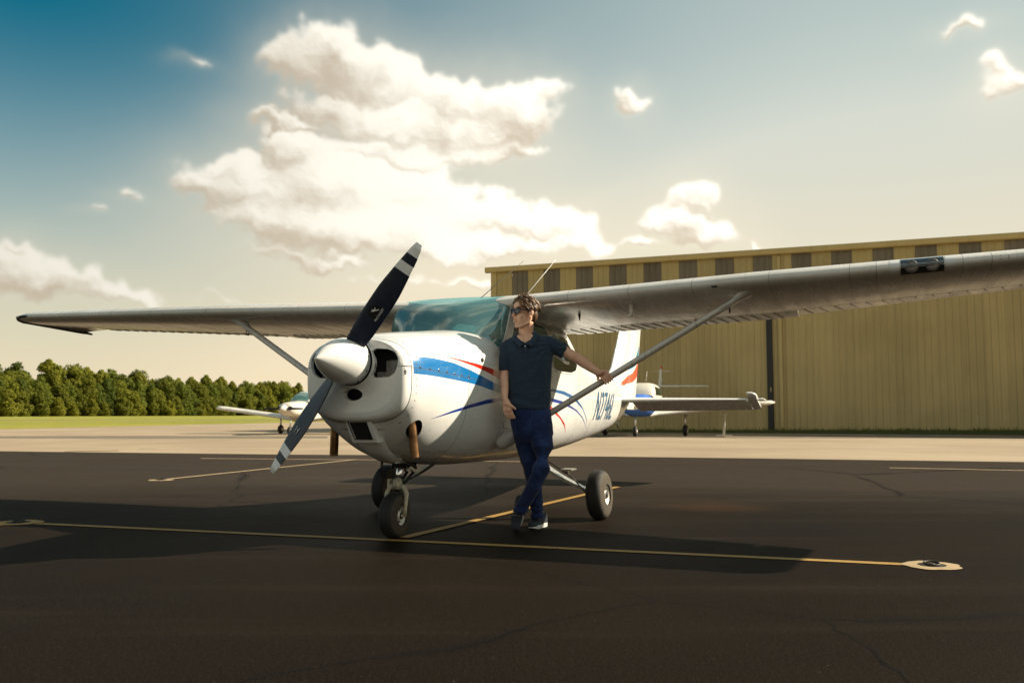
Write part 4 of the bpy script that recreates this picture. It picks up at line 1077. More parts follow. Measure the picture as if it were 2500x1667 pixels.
# ---- landing gear
def wheel(name, c, r, w, camber, parent, hub_out):
    M_ = Matrix.Translation(c) @ Matrix.Rotation(camber, 4, 'Y') @ Matrix.Rotation(R(90), 4, 'Y')
    root = bpy.data.objects.new(name, None); COL.objects.link(root); root.parent = parent; root.empty_display_size = .1
    tp = []; rr = r * .42
    for t in np.linspace(-1, 1, 25):
        a = t * math.pi * .5; z = math.copysign(abs(math.sin(a)) ** .8, math.sin(a)) * w / 2; q = rr + (r - rr) * max(0, math.cos(a)) ** .48
        tp.append((q, z))
    mb = MB(); side = MB()
    mb.lathe(tp[5:-5], 44, M_, False); mb.build('tyre_tread', M_rub, root)
    for part in (tp[:6], tp[-6:]): side.lathe(part, 44, M_, False)
    side.build('tyre_sidewall', M_rubw, root)
    for gz in (-.022, 0, .022):
        gv_ = MB(); gv_.lathe([(r + .0006, gz - .0025), (r + .0012, gz), (r + .0006, gz + .0025)], 44, M_, False); gv_.build('tread_groove', M_blk, root)
    rb = MB()
    for s_ in (-1, 1):
        rb.lathe([(rr + .012, s_ * w * .36), (rr + .004, s_ * w * .42), (rr - .008, s_ * w * .42), (rr - .014, s_ * w * .33), (rr * .62, s_ * w * .26), (rr * .45, s_ * w * .30), (rr * .40, s_ * w * .42), (.0, s_ * w * .43)], 30, M_, False)
    rb.build('rim', M_rim, root)
    bo = MB()
    for s_ in (-1, 1):
        for k in range(6):
            a = k * math.pi / 3; bo.ell(M_ @ Vector((rr * .66 * math.cos(a), rr * .66 * math.sin(a), s_ * w * .30)), (.008, .008, .008), 8, 5)
        bo.lathe([(rr * .36, s_ * w * .43), (rr * .30, s_ * w * .47), (.0, s_ * w * .475)], 16, M_)
    bo.build('hub_bolts', M_blk, root)
    return root
NW = Vector((0.0, .712, .166))
wheel('nose_wheel', NW, .168, .13, 0, plane, 1)
mb = MB(); top = Vector((0, .80, .56)); crown = Vector((0, .755, .395))
mb.tube([crown, top], .024, 16); mb.build('oleo_strut', M_chrome, plane)
mb = MB(); mb.tube([top + Vector((0, .0, -.05)), top + Vector((0, .03, .1))], .042, 14); mb.tube([top + Vector((-.07, 0, -.02)), top + Vector((.07, .02, -.02))], .022, 8); mb.tube([top + Vector((.02, .0, -.03)), top + Vector((.1, .25, .02))], .014, 8)
for s_ in (-1, 1): mb.tube([top + Vector((s_ * .05, 0, 0)), top + Vector((s_ * .10, .05, -.05)), top + Vector((s_ * .06, .09, .02))], .012, 8)
mb.build('strut_housing', M_blk, plane)
mb = MB(); mb.tube([top + Vector((.02, .03, -.02)), top + Vector((.035, .13, -.09)), crown + Vector((.02, .06, .0))], .013, 8); mb.tube([top + Vector((-.02, .03, -.02)), top + Vector((-.02, .13, -.09)), crown + Vector((-.015, .06, .0))], .013, 8); mb.build('torque_link', M_blk, plane)
mb = MB(); mb.tube([crown + Vector((0, -.004, -.04)), crown + Vector((0, .003, .035))], [.040, .032], 14)
for s_ in (-1, 1):
    mb.tube([crown + Vector((0, 0, -.02)), crown + Vector((s_ * .055, -.005, -.022)), crown + Vector((s_ * .083, -.012, -.065)), NW + Vector((s_ * .085, .008, .06)), NW + Vector((s_ * .083, 0, 0))], [.022, .022, .019, .016, .02], 10, flat=.7, ref=(0, 1, 0))
mb.tube([NW + Vector((-.095, 0, 0)), NW + Vector((.095, 0, 0))], .012, 10); mb.build('nose_fork', M_fork, plane)
mb = MB(); mb.box(crown + Vector((-.075, .02, -.005)), (.02, .06, .075)); mb.build('shimmy_bracket', M_fork, plane, False)
for sx in (-1, 1):
    C_ = Vector((sx * 1.06, 2.42, .213)); wheel('main_wheel', C_, .215, .155, R(-3) * sx, plane, 1)
    mb = MB(); secs = []
    for t in np.linspace(0, 1, 12):
        p = Vector((sx * (.36 + .62 * t), 2.37 + .05 * t, .60 - .36 * t - .035 * math.sin(t * math.pi))); wd = .075 - .035 * t; th = .016 - .004 * t
        nn = Vector((sx * .5, 0, .85)).normalized(); secs.append([p + Vector((0, wd, 0)) + nn * th, p + Vector((0, -wd, 0)) + nn * th, p + Vector((0, -wd, 0)) - nn * th, p + Vector((0, wd, 0)) - nn * th])
    mb.loft(secs, True, True, True); mb.build('gear_leg', M_alu, plane, True, 40)
    mb = MB(); mb.box((sx * .80, 2.36, .43), (.10, .14, .012)); mb.box((sx * .79, 2.36, .405), (.02, .05, .05)); mb.build('step', M_alu, plane, False)
    mb = MB(); Mb = Matrix.Translation(C_ + Vector((-sx * .095, 0, 0))) @ Matrix.Rotation(R(90), 4, 'Y'); mb.lathe([(.085, -.006), (.085, .006)], 24, Mb); mb.box(C_ + Vector((-sx * .10, .05, -.045)), (.05, .075, .09)); mb.tube([C_ + Vector((-sx * .12, 0, 0)), C_ + Vector((-sx * .03, 0, 0))], .03, 10); mb.build('brake', M_blk, plane, True, 40)
    mb = MB(); mb.tube([(sx * .62, 2.32, .50), (sx * .85, 2.30, .37), (sx * .965, 2.36, .22)], .006, 6); mb.build('brake_line', M_blk, plane)
# ------------------------------------------------------------------ low-wing aircraft parked behind
M_blue = simple('blue_cover', (.03, .14, .55), .55, 0, .4, 6, .02, 20); M_beacon = simple('red_beacon', (.6, .05, .02), .3)
M_cream = simple('cream_paint', (.70, .66, .58), .3, 0, .1, 4, spec=.5, coat=.3)
def low_wing(label, loc, rz, size=1.0, cover=False, tall=1.0, stabz=1.42, rootz=.62):
    t = thing('low_wing_aircraft', label, 'aircraft', loc, rz); t.scale = (size,) * 3
    Y_ = [-.0, .1, .5, 1.3, 1.9, 2.8, 3.6, 4.6, 5.8, 6.8]; w_ = pchip(Y_, [.20, .36, .46, .54, .58, .58, .52, .38, .22, .08]); zb_ = pchip(Y_, [.98, .88, .78, .72, .70, .70, .74, .86, 1.02, 1.15]); zt_ = pchip(Y_, [1.28, 1.36, 1.43, 1.48, 1.55, 1.52, 1.48, 1.42, 1.36, 1.30])
    def sec(Y):
        zc = (zb_(Y) + zt_(Y)) / 2; h = (zt_(Y) - zb_(Y)) / 2
        return [Vector((w_(Y) * math.copysign(abs(math.cos(a)) ** .75, math.cos(a)), Y, zc + h * math.copysign(abs(math.sin(a)) ** .75, math.sin(a)))) for a in np.linspace(0, 2 * math.pi, 29)[:-1]]
    mb = MB(); mb.loft([sec(Y) for Y in np.linspace(0, 6.8, 34)], True, True, True); mb.build('fuselage', M_cream, t)
    cz = pchip([1.35, 1.7, 2.2, 2.9, 3.5, 4.1], [1.46, 1.78, 1.95, 1.95, 1.80, 1.45])
    mb = MB(); mb.loft([[Vector(((w_(Y) - .03) * math.copysign(abs(math.cos(a)) ** .6, math.cos(a)), Y, 1.38 + (cz(Y) - 1.38) * max(0, math.sin(a)) ** .6)) for a in np.linspace(0, math.pi, 21)] for Y in np.linspace(1.38, 4.08, 20)], False)
    bm = bm_of(mb); fs = cut_poly(bm, rounded([(1.72, 1.48), (3.55, 1.48), (3.35, 1.74), (1.95, 1.80)], .06, 3), (1, 2), lambda c: True); gl = take(bm, fs)
    fs = cut_poly(bm, [(-.42, 1.40), (.42, 1.40), (.40, 1.98), (-.40, 1.98)], (0, 1), lambda c: True); g2_ = take(bm, fs)
    bm_build(bm, 'cabin_top', M_cream, t); gl.build('side_window', M_win, t); g2_.build('windshield_cover' if cover else 'windshield', M_cream if cover else M_ws, t)
    for sx in (-1, 1):
        mb = MB(); secs = []
        for y, l_, tr2, z in ((.40, 1.45, 3.25, rootz + .04), (.62, 1.75, 3.22, rootz + .06), (4.2, 1.85, 3.1, 1.14), (4.55, 1.95, 3.05, 1.18), (4.68, 2.2, 2.9, 1.20)):
            c = tr2 - l_; k = .15 if y < 4.6 else .06
            secs.append([Vector((sx * y, l_ + q * c, z + naca(q, u_, k) * c)) for q, u_ in [(q, False) for q in XC[::-2]] + [(q, True) for q in XC[1::2]]])
        mb.loft(secs, True, True, True); mb.build('wing', M_cream, t, True, 50)
        mb = MB(); mb.loft([[Vector((sx * y, l_ + q * (tr2 - l_), stabz + naca(q, u_, .1) * (tr2 - l_))) for q, u_ in [(q, False) for q in XC[::-2]] + [(q, True) for q in XC[1::2]]] for y, l_, tr2 in ((.05, 6.0, 6.95), (1.75, 6.25, 6.95), (1.95, 6.4, 6.9))], True, True, True); mb.build('stabilizer', M_cream, t, True, 50)
        mb = MB(); mb.tube([(sx * 1.5, 2.5, .85), (sx * 1.5, 2.5, .22)], .045, 10); mb.build('main_leg', M_alu, t)
        wheel_ = MB(); Mw = Matrix.Translation((sx * 1.5, 2.5, .2)) @ Matrix.Rotation(R(90), 4, 'Y'); wheel_.lathe([(.08, -.07), (.17, -.075), (.2, -.04), (.2, .04), (.17, .075), (.08, .07)], 24, Mw); wheel_.build('main_tyre', M_rub, t)
        rb = MB(); rb.lathe([(.085, -.075), (.03, -.08), (.0, -.08)], 18, Mw); rb.lathe([(.085, .075), (.03, .08), (.0, .08)], 18, Mw); rb.build('main_rim', M_rim, t)
    mb = MB(); mb.loft([[Vector((naca(q, u_, .1) * (tr2 - l_) * 1.0, l_ + q * (tr2 - l_), z)) for q, u_ in [(q, False) for q in XC[::-2]] + [(q, True) for q in XC[1::2]]] for z, l_, tr2 in ((1.2, 5.3, 6.85), (1.5, 5.75, 6.95), (2.45 * tall, 6.35, 7.05), (2.55 * tall, 6.5, 7.02))], True, True, True); mb.build('fin', M_cream, t, True, 50)
    mb = MB(); mb.lathe([(.05, 0), (.05, .06), (.03, .10), (0, .11)], 14, Matrix.Translation((0, 6.75, 2.54 * tall))); mb.build('beacon', M_beacon, t)
    mb = MB(); mb.tube([(0, 6.6, 2.46 * tall), (.45, 6.95, 2.44 * tall)], .012, 6); mb.tube([(0, 6.6, 2.46 * tall), (-.45, 6.95, 2.44 * tall)], .012, 6); mb.build('tail_antenna', M_cream, t)
    mb = MB(); mb.tube([(0, 2.9, 1.95 * tall), (.02, 3.05, 2.3 * tall)], [.012, .006], 6); mb.build('antenna', M_cream, t)
    mb = MB(); mb.lathe([(.17, .0), (.165, .08), (.10, .24), (.02, .32), (0, .325)], 24, Matrix.Translation((0, .0, 1.14)) @ Matrix.Rotation(R(90), 4, 'X')); mb.build('spinner', M_cream, t)
    for s_ in (1, -1):
        mb = MB(); secs = []
        for r_ in np.linspace(.1, .95, 12):
            c = .12 * (1 - .45 * (r_ / .95) ** 3); be = R(18) + .5 * (1 - r_); secs.append([Vector((s_ * r_, -.08 + math.sin(be) * c * .5 * math.cos(k) + .01 * math.sin(k), 1.14 + math.cos(be) * c * .5 * math.cos(k) * s_)) for k in np.linspace(0, 2 * math.pi, 11)[:-1]])
        mb.loft(secs, True, True, True); mb.build('propeller_blade', M_prop, t)
    for sx in (-1, 1):
        mb = MB(); mb.ell((sx * .26, .035, 1.16), (.12, .05, .085), 16, 8); mb.build('air_inlet', M_dark, t)
    mb = MB(); mb.tube([(0, .62, .85), (0, .55, .2)], .035, 10); mb.build('nose_leg', M_alu, t)
    Mw = Matrix.Translation((0, .55, .18)) @ Matrix.Rotation(R(90), 4, 'Y'); mb = MB(); mb.lathe([(.08, -.06), (.16, -.06), (.18, -.03), (.18, .03), (.16, .06), (.08, .06)], 24, Mw); mb.build('nose_tyre', M_rub, t)
    mb = MB(); mb.lathe([(.085, -.064), (.02, -.066), (0, -.066)], 18, Mw); mb.lathe([(.085, .064), (.02, .066), (0, .066)], 18, Mw); mb.build('nose_rim', M_rim, t)
    if cover:
        mb = MB(); mb.loft([[p + (p - Vector((0, p.y, 1.1))) * .05 for p in sec(Y)] for Y in np.linspace(.06, 1.5, 9)], True, True, False); mb.build('engine_cover', M_blue, t)
    return t
pl = on_ground(742, 1058)
low_wing('cream low-wing aircraft parked at the field edge with its wing before the wood', (-9.95, 39.6, 0), R(-14))
low_wing('white low-wing aircraft with a blue engine cover parked close to the hangar wall', (4.75, 35.8, 0), R(-18), 1.14, True, 1.05, 1.92, .72)
# tie-down post beside the hangar-side aircraft
p = on_ground(1768, 1064)
t = thing('jack_stand', 'thin white stand with splayed feet on the pavement before the hangar', 'stand', (p.x, p.y, 0))
mb = MB(); mb.tube([(0, 0, .05), (.06, 0, .95)], .035, 8); mb.tube([(-.05, 0, .05), (.0, 0, .5)], .022, 6); mb.build('post', M_cream, t)
mb = MB(); mb.box((-.18, 0, .02), (.3, .12, .03)); mb.box((.18, 0, .02), (.3, .12, .03)); mb.box((0, .2, .02), (.12, .3, .03)); mb.build('foot', M_cream, t, False)
# ------------------------------------------------------------------ the man leaning beside the strut
MAN = Vector((.09, 7.26, 0))
man = thing('person', 'person in navy polo shirt, jeans and sunglasses leaning with one hand on the wing strut', 'person', MAN)
def P(u, v, Y): return at_depth(u, v, Y) - MAN
def acw(x, Y, z):
    a = Vector((math.sin(PSI), math.cos(PSI), 0)); l = Vector((math.cos(PSI), -math.sin(PSI), 0))
    return Vector((-1.143, 6.126, z)) + a * Y + l * x - MAN
def remesh(mb, voxel, smooth=4, fac=.5):
    me = bpy.data.meshes.new('tmp'); me.from_pydata(mb.v, [], mb.f)
    bm = bmesh.new(); bm.from_mesh(me); bmesh.ops.recalc_face_normals(bm, faces=bm.faces); bm.to_mesh(me); bm.free()
    o = bpy.data.objects.new('tmp', me); COL.objects.link(o)
    r = o.modifiers.new('r', 'REMESH'); r.mode = 'VOXEL'; r.voxel_size = voxel; r.adaptivity = 0
    s = o.modifiers.new('s', 'SMOOTH'); s.iterations = smooth; s.factor = fac
    dg = bpy.context.evaluated_depsgraph_get(); dg.update()
    out = bpy.data.meshes.new_from_object(o.evaluated_get(dg))
    bpy.data.objects.remove(o); bpy.data.meshes.remove(me)
    return out
def put(name, me, mat, parent):
    me.materials.clear(); me.materials.append(mat); smoothen(me); return link(name, me, parent)
def mat_skin():
    m, N, b = newmat('skin'); o = N.coord(); n = N.noise(o, 14, 5); f = N.noise(o, 160, 2)
    c = N.mix(N.ss(n, .3, .7), (.66, .385, .26), (.76, .47, .33))
    setp(N, b, c, .48, 0, .4, N.bump(f, .0012)); b.inputs['Subsurface Weight'].default_value = .12; b.inputs['Subsurface Radius'].default_value = (.012, .005, .003); b.inputs['Subsurface Scale'].default_value = 1.0
    return m
def mat_cloth(name, c0, c1, folds, scale, fdist, weave=700, fade_highlight=None):
    m, N, b = newmat(name); o = N.coord(); h = N.noise(o, 240, 2, .8)
    fo = N.noise(N.map(o, folds), scale, 3, .55, dist=1.2); big = N.noise(o, 6, 3)
    c = N.mix(N.ss(h, .35, .68), c0, c1)
    if fade_highlight: c = N.mix(N.m('MULTIPLY', N.ss(big, .45, .7), .55), c, fade_highlight)
    we = N.noise(o, weave, 2)
    nn = N.bump(fo, fdist, 1.0); nn = N.bump(we, .0008, .6, nn)
    setp(N, b, c, .88, 0, .2, nn); b.inputs['Sheen Weight'].default_value = .15
    return m
M_skin = mat_skin()
M_shirt = mat_cloth('navy_jersey', (.012, .024, .044), (.034, .062, .098), (2.2, 2.2, 5.0), 3.2, .012)
M_jean = mat_cloth('dark_denim', (.006, .012, .050), (.013, .029, .105), (2.5, 2.5, 6.0), 4.2, .012, 900, (.032, .068, .20))  # last colour: faded denim, brightened to paint the fold highlights too
M_hair = simple('brown_hair', (.085, .042, .018), .42, 0, .5, 60); M_hair2 = simple('brown_hair_light', (.21, .115, .045), .38, 0, .5, 60)
M_shoe = simple('navy_knit', (.018, .024, .036), .8, 0, .3, 60, .003, 220); M_sole = simple('pale_sole', (.55, .54, .51), .6, 0, .15, 40); M_lace = simple('grey_lace', (.24, .25, .27), .8, 0, .2, 60)
M_shade = simple('dark_lens', (.01, .012, .03), .06, 0, .05, 10, spec=.8); M_frame = simple('navy_frame', (.012, .016, .045), .25, 0, .1, 10)
M_lip = simple('lips', (.42, .16, .12), .45, 0, .1, 40); M_teeth = simple('teeth', (.75, .70, .62), .3, 0, .05, 40); M_btn = simple('shirt_button', (.6, .6, .6), .4)

YB_ = 7.20
hp = P(1281, 767, 7.14); ya = R(57); fwd = Vector((-math.sin(ya), -math.cos(ya), .05)).normalized(); sid = Vector((math.cos(ya), -math.sin(ya), 0)); upv = sid.cross(fwd); upv = -upv if upv.z < 0 else upv
def H(f_, s_, z_): return hp + fwd * f_ + sid * s_ + upv * z_
HM = Matrix((tuple(fwd), tuple(sid), tuple(upv))).transposed()
bd = MB()
def hell(f_, s_, z_, r, n=18, m=12): bd.ell(H(f_, s_, z_), r, n, m, HM)
hell(-.012, 0, .036, (.092, .074, .080)); hell(.032, 0, -.040, (.058, .055, .078)); hell(.064, 0, -.100, (.024, .026, .018))
hell(.080, 0, .034, (.014, .048, .014)); hell(.066, 0, .062, (.026, .052, .035))
for s_ in (-1, 1):
    bd.tube([H(-.012, s_ * .057, -.035), H(-.004, s_ * .056, -.068), H(.058, s_ * .022, -.104)], [.020, .017, .015], 10, rnd=True)
    hell(.060, s_ * .034, -.022, (.026, .024, .028)); hell(.100, s_ * .011, -.027, (.010, .008, .008))
    hell(-.008, s_ * .076, -.002, (.020, .008, .033)); hell(-.016, s_ * .083, .006, (.014, .006, .024)); hell(-.001, s_ * .079, -.028, (.010, .007, .011))
bd.tube([H(.084, 0, .026), H(.098, 0, .0), H(.113, 0, -.022)], [.008, .010, .011], 10, rnd=True)
hell(.090, 0, -.054, (.012, .022, .008)); hell(.088, 0, -.070, (.012, .020, .009))
nb_ = P(1284, 838, 7.19)
bd.tube([nb_ + Vector((0, .0, -.05)), nb_, nb_ + Vector((-.003, 0, .06)), H(-.022, 0, -.055), H(-.02, 0, .0)], [.075, .066, .059, .058, .05], 18, rnd=True)
bd.tube([P(1268, 826, 7.13), P(1276, 832, 7.10), P(1282, 836, 7.088)], [.030, .022, .006], 10, rnd=True); bd.tube([P(1297, 824, 7.13), P(1290, 830, 7.10), P(1283, 836, 7.088)], [.030, .022, .006], 10, rnd=True)
bd.ell(P(1283, 829, 7.128), (.032, .034, .036), 14, 10); bd.ell(P(1283, 834, 7.108), (.012, .016, .014), 12, 8)
# trunk and legs, inside the clothes
bd.tube([P(1284, 845, YB_), P(1286, 900, YB_), P(1290, 1000, YB_), P(1297, 1040, YB_)], [.085, .10, .095, .09], 16, flat=.8, ref=(0, 1, 0), rnd=True)
legA = [P(1274, 1040, 7.22), P(1286, 1095, 7.25), P(1297, 1140, 7.26), P(1306, 1190, 7.30), P(1311, 1242, 7.335), P(1312, 1266, 7.335)]
legB = [P(1319, 1040, 7.18), P(1325, 1095, 7.13), P(1324, 1138, 7.10), P(1303, 1187, 7.14), P(1279, 1230, 7.20), P(1268, 1251, 7.215)]
for lg in (legA, legB): bd.tube(lg[:-1], [.07, .06, .05, .040, .032], 12)
# arm on the strut
shL, elL, wrL = P(1340, 838, 7.20), P(1407, 873, 7.19), P(1460, 909, 7.14)
bd.tube([P(1300, 842, 7.2), shL, shL.lerp(elL, .5), elL, elL.lerp(wrL, .35), wrL], [.05, .050, .046, .041, .042, .029], 16, rnd=True)
lo_, hi_ = acw(.505, 1.64, .70), acw(2.40, 1.86, 1.823); tS = (hi_ - lo_).normalized()
d_ = ray(1478, 925); best = min(np.linspace(0, 1, 400), key=lambda q: ((lo_.lerp(hi_, q) + MAN - Vector((0, 0, CAMH))).cross(Vector(d_).normalized())).length)
gc = lo_.lerp(hi_, best); n1 = -(Vector(d_).normalized()); n1 = (n1 - tS * n1.dot(tS)).normalized(); n2 = tS.cross(n1); n2 = -n2 if n2.z < 0 else n2
def Gp(t, a, b_): return gc + tS * t + n1 * a + n2 * b_
kn = []
for k in range(4):
    t0 = -.022 + .0215 * k; ln = (.95, 1.05, 1.0, .85)[k]
    k0 = Gp(t0, .020, .056); kn.append(k0)
    bd.tube([Gp(t0 - .006, -.002, .052), k0, Gp(t0 + .004, .046, .044), Gp(t0 + .007, .059, .016), Gp(t0 + .008, .052, -.020 * ln), Gp(t0 + .007, .036, -.034 * ln)], [.012, .0125, .0108, .0102, .0094, .0075], 10, rnd=True)
km = (kn[1] + kn[2]) / 2
bd.tube([wrL, wrL.lerp(km, .35), wrL.lerp(km, .7), km + n1 * -.01], [.030, .036, .042, .038], 14, flat=.55, ref=tuple(n2 * .8 + n1 * .3), rnd=True)
bd.tube([wrL + tS * -.008, Gp(-.040, .012, .052), Gp(-.047, .038, .038), Gp(-.043, .054, .018)], [.018, .016, .013, .010], 10, rnd=True)
# arm with the hand in the pocket
shR, elR, wrR = P(1236, 846, 7.18), P(1231, 918, 7.17), P(1232, 974, 7.10)
bd.tube([P(1262, 842, 7.2), shR, elR, elR.lerp(wrR, .4), wrR], [.05, .044, .036, .036, .026], 14, rnd=True)
palm = P(1240, 996, 7.07)
bd.tube([wrR, wrR.lerp(palm, .5), palm], [.027, .036, .038], 14, flat=.6, ref=(.2, 1, 0), rnd=True)
for k in range(4):
    a = P(1231 + 5.5 * k, 1001 - .5 * k, 7.065); bd.tube([a, a + Vector((.012, .004, -.035)), a + Vector((.030, .02, -.065))], [.0115, .0105, .008], 8, rnd=True)
bd.tube([P(1236, 986, 7.06), P(1248, 990, 7.045), P(1258, 998, 7.05)], [.014, .0125, .0095], 10, rnd=True)
body = put('body', remesh(bd, .0042, 5, .5), M_skin, man)

def section(u0, u1, v, Y, hd, n=28, e=2.3):
    a, b_ = P(u0, v, Y), P(u1, v, Y); c = (a + b_) / 2; w = (b_ - a).length / 2
    return [c + Vector((w * math.copysign(abs(math.cos(t)) ** (2 / e), math.cos(t)), hd * math.copysign(abs(math.sin(t)) ** (2 / e), math.sin(t)), 0)) for t in np.linspace(0, 2 * math.pi, n + 1)[:-1]]
sh = MB(); sh.loft([section(*q) for q in ((1266, 1302, 820, 7.215, .055), (1252, 1318, 824, 7.21, .072), (1238, 1338, 831, 7.20, .092), (1228, 1349, 843, 7.20, .104), (1229, 1350, 860, 7.20, .114), (1235, 1349, 882, 7.20, .120), (1240, 1347, 908, 7.20, .120), (1240, 1346, 938, 7.20, .116), (1239, 1345, 965, 7.20, .116), (1237, 1345, 988, 7.20, .122), (1238, 1344, 999, 7.20, .122))], True, True, True)
sh.tube([P(1312, 836, 7.2), P(1340, 840, 7.20), P(1360, 849, 7.20), P(1379, 858, 7.20)], [.060, .068, .065, .062], 16, rnd=False)
sh.tube([P(1256, 838, 7.2), P(1238, 847, 7.185), P(1233, 875, 7.175), P(1232, 905, 7.172)], [.055, .057, .053, .047], 16, rnd=False)
shm = remesh(sh, .0065, 6, .5)
mid = P(1290, 930, 7.2)
nrmS = [v.normal.copy() for v in shm.vertices]
for v in shm.vertices:                                      # pull folds: fan out from the raised shoulder, blouse above the belt
    p = v.co - P(1345, 845, 7.2); r_ = p.length; a = math.atan2(p.z, p.x)
    k = .0050 * math.sin(a * 13 + 6 * mnoise.noise(v.co * 6)) * min(1, r_ / .15) * max(0, 1 - r_ / .62)
    q = v.co - mid; k += .0045 * math.sin(q.z * 55 + 9 * q.x + 4 * mnoise.noise(v.co * 5)) * max(0, min(1, (-.05 - q.z) / .12))
    k += .003 * mnoise.noise(v.co * 9)
    v.co += nrmS[v.index] * k
shirt = put('polo_shirt', shm, M_shirt, man)
nc = P(1284, 823, 7.185)
for sd in (-1, 1):                                          # two collar wings meeting at the nape, open at the throat
    co = MB(); secs = []
    for t in np.linspace(0, 1, 18):
        ang = math.pi / 2 + sd * t * math.pi * .84; cx, cy = math.cos(ang), math.sin(ang)
        drop = .058 * max(0, (t - .45) / .55) ** 1.2; rt = .072 + .006 * t; wing = .026 + .030 * max(0, (t - .5) / .5)
        top = nc + Vector((rt * cx, (rt + .012 * t) * cy, .040 - drop)); out_ = top + Vector((.012 * cx, .014 * cy, .002))
        low = nc + Vector(((rt + .030) * cx, (rt + .046) * cy, .040 - drop - wing)); inn = nc + Vector((rt * cx, rt * cy, -.0 - drop))
        secs.append([inn, top, out_, low, low + Vector((-.008 * cx, -.008 * cy, -.004))])
    co.loft(secs, False); co.build('collar', M_shirt, man)
for pts_ in ((P(1262, 812, 7.155), P(1282, 838, 7.078), P(1267, 848, 7.072), P(1249, 823, 7.135)), (P(1304, 806, 7.155), P(1283, 838, 7.078), P(1300, 849, 7.072), P(1320, 819, 7.135))):
    fl_ = MB(); a_, b_, c_, d_ = pts_; rows = []
    for t in np.linspace(0, 1, 9):
        i0 = a_.lerp(b_, t); o0 = d_.lerp(c_, t); row = []
        for q in np.linspace(0, 1, 6): row.append(i0.lerp(o0, q) + Vector((0, -.012 * math.sin(q * math.pi) - .010 * math.sin(t * math.pi), 0)))
        rows.append(row + [p_ + Vector((0, .006, -.002)) for p_ in row[::-1]])
    fl_.loft(rows, True, True, True); fl_.build('collar_wing', M_shirt, man)
pk = MB(); pk.loft([[P(u_, v_, 7.081 - .003 * k_) for u_ in (1278, 1287)] for v_, k_ in ((839, 0), (850, 1), (862, 2), (872, 2))], False); pk.build('placket', M_shirt, man)
bt_ = MB(); bt_.ell(P(1282, 845, 7.074), (.0055, .003, .0055), 10, 6); bt_.build('button', M_btn, man)
je = MB(); je.loft([section(*q) for q in ((1243, 1342, 985, 7.2, .110), (1243, 1345, 1005, 7.2, .112), (1246, 1349, 1035, 7.2, .112), (1252, 1352, 1058, 7.2, .102), (1266, 1344, 1080, 7.2, .07))], True, True, True)
je.tube(legA, [.086, .080, .068, .058, .052, .057], 18, rnd=False); je.tube(legB, [.090, .087, .072, .060, .052, .057], 18, rnd=False)
jm = remesh(je, .0065, 14, .6)
nrmJ = [v.normal.copy() for v in jm.vertices]
for v in jm.vertices:
    z = v.co.z; k = .003 * mnoise.noise(Vector((v.co.x * 8, v.co.y * 8, z * 8)))
    k += .0030 * math.sin(z * 75 + 5 * v.co.x * 6 + 4 * mnoise.noise(v.co * 7)) * max(0, 1 - abs(z - .50) / .13)          # knee creases
    k += .006 * math.sin(z * 90 + 3 * mnoise.noise(v.co * 8)) * max(0, min(1, (.26 - z) / .14))                        # stacking above the shoe
    k += .0015 * math.sin(z * 60 - 14 * v.co.x + 3 * mnoise.noise(v.co * 7)) * max(0, 1 - abs(z - .80) / .10)
    v.co += nrmJ[v.index] * k
jeans = put('jeans', jm, M_jean, man)
M_seam = simple('denim_seam', (.02, .045, .13), .8)
for q in ([P(1299, 1000, 7.079), P(1300, 1025, 7.076), P(1301, 1052, 7.082)], [P(1243, 1005, 7.085), P(1252, 1016, 7.078), P(1268, 1010, 7.074)], [P(1344, 1005, 7.12), P(1348, 1060, 7.13)]):
    sm = MB(); sm.tube(q, .0022, 5); sm.build('seam', M_seam, jeans)
# shoes
def shoe(toe, heel, up, name):
    ax = (heel - toe).normalized(); L_ = (heel - toe).length; sd_ = ax.cross(up).normalized(); up = sd_.cross(ax).normalized()
    if up.z < 0: up = -up
    root = bpy.data.objects.new(name, None); COL.objects.link(root); root.parent = man; root.empty_display_size = .05
    Mx = Matrix((tuple(ax), tuple(sd_), tuple(up))).transposed()
    q = lambda a, b_, c: toe + ax * (a * L_) + sd_ * b_ + up * c
    u = MB()
    for a, c, r in ((.16, .036, (.062, .042, .030)), (.32, .042, (.06, .048, .036)), (.55, .052, (.06, .042, .045)), (.82, .052, (.052, .036, .050)), (.70, .085, (.045, .036, .04)), (.86, .085, (.035, .034, .035))): u.ell(q(a, 0, c), r, 16, 10, Mx)
    put('upper', remesh(u, .006, 5, .5), M_shoe, root)
    so = MB(); ol = []
    for t in np.linspace(0, 2 * math.pi, 33)[:-1]:
        a = .5 - .52 * math.cos(t); w = (.046 if a < .45 else .040) * abs(math.sin(t)) ** .75; w = w * (1 - .1 * math.exp(-((a - .6) / .12) ** 2)); ol.append((a, math.copysign(w, math.sin(t))))
    def zz(a): return .012 * max(0, (.18 - a) / .18)
    so.loft([[q(a, b_, .0 + zz(a)) for a, b_ in ol], [q(a, b_ * 1.05, .012 + zz(a)) for a, b_ in ol], [q(a, b_ * 1.02, .030 + zz(a)) for a, b_ in ol], [q(a, b_ * .9, .032 + zz(a)) for a, b_ in ol]], True, True, True); so.build('sole', M_sole, root, True, 50)
    la = MB()
    for k in range(5):
        a = .36 + .075 * k; c = .083 + .012 * k; la.tube([q(a, -.030, c - .014), q(a - .01, 0, c + .004), q(a, .030, c - .014)], .0042, 6)
    la.build('laces', M_lace, root)
    return root
gA = on_ground(1296, 1292) - MAN; hA = Vector((gA.x + .125, gA.y + .245, 0)); shoe(gA, hA, Vector((0, 0, 1)), 'shoe')
gB = on_ground(1259, 1292) - MAN; shoe(gB, Vector((gB.x + .055, gB.y + .095, .235)), Vector((-.2, -1, .5)), 'shoe')
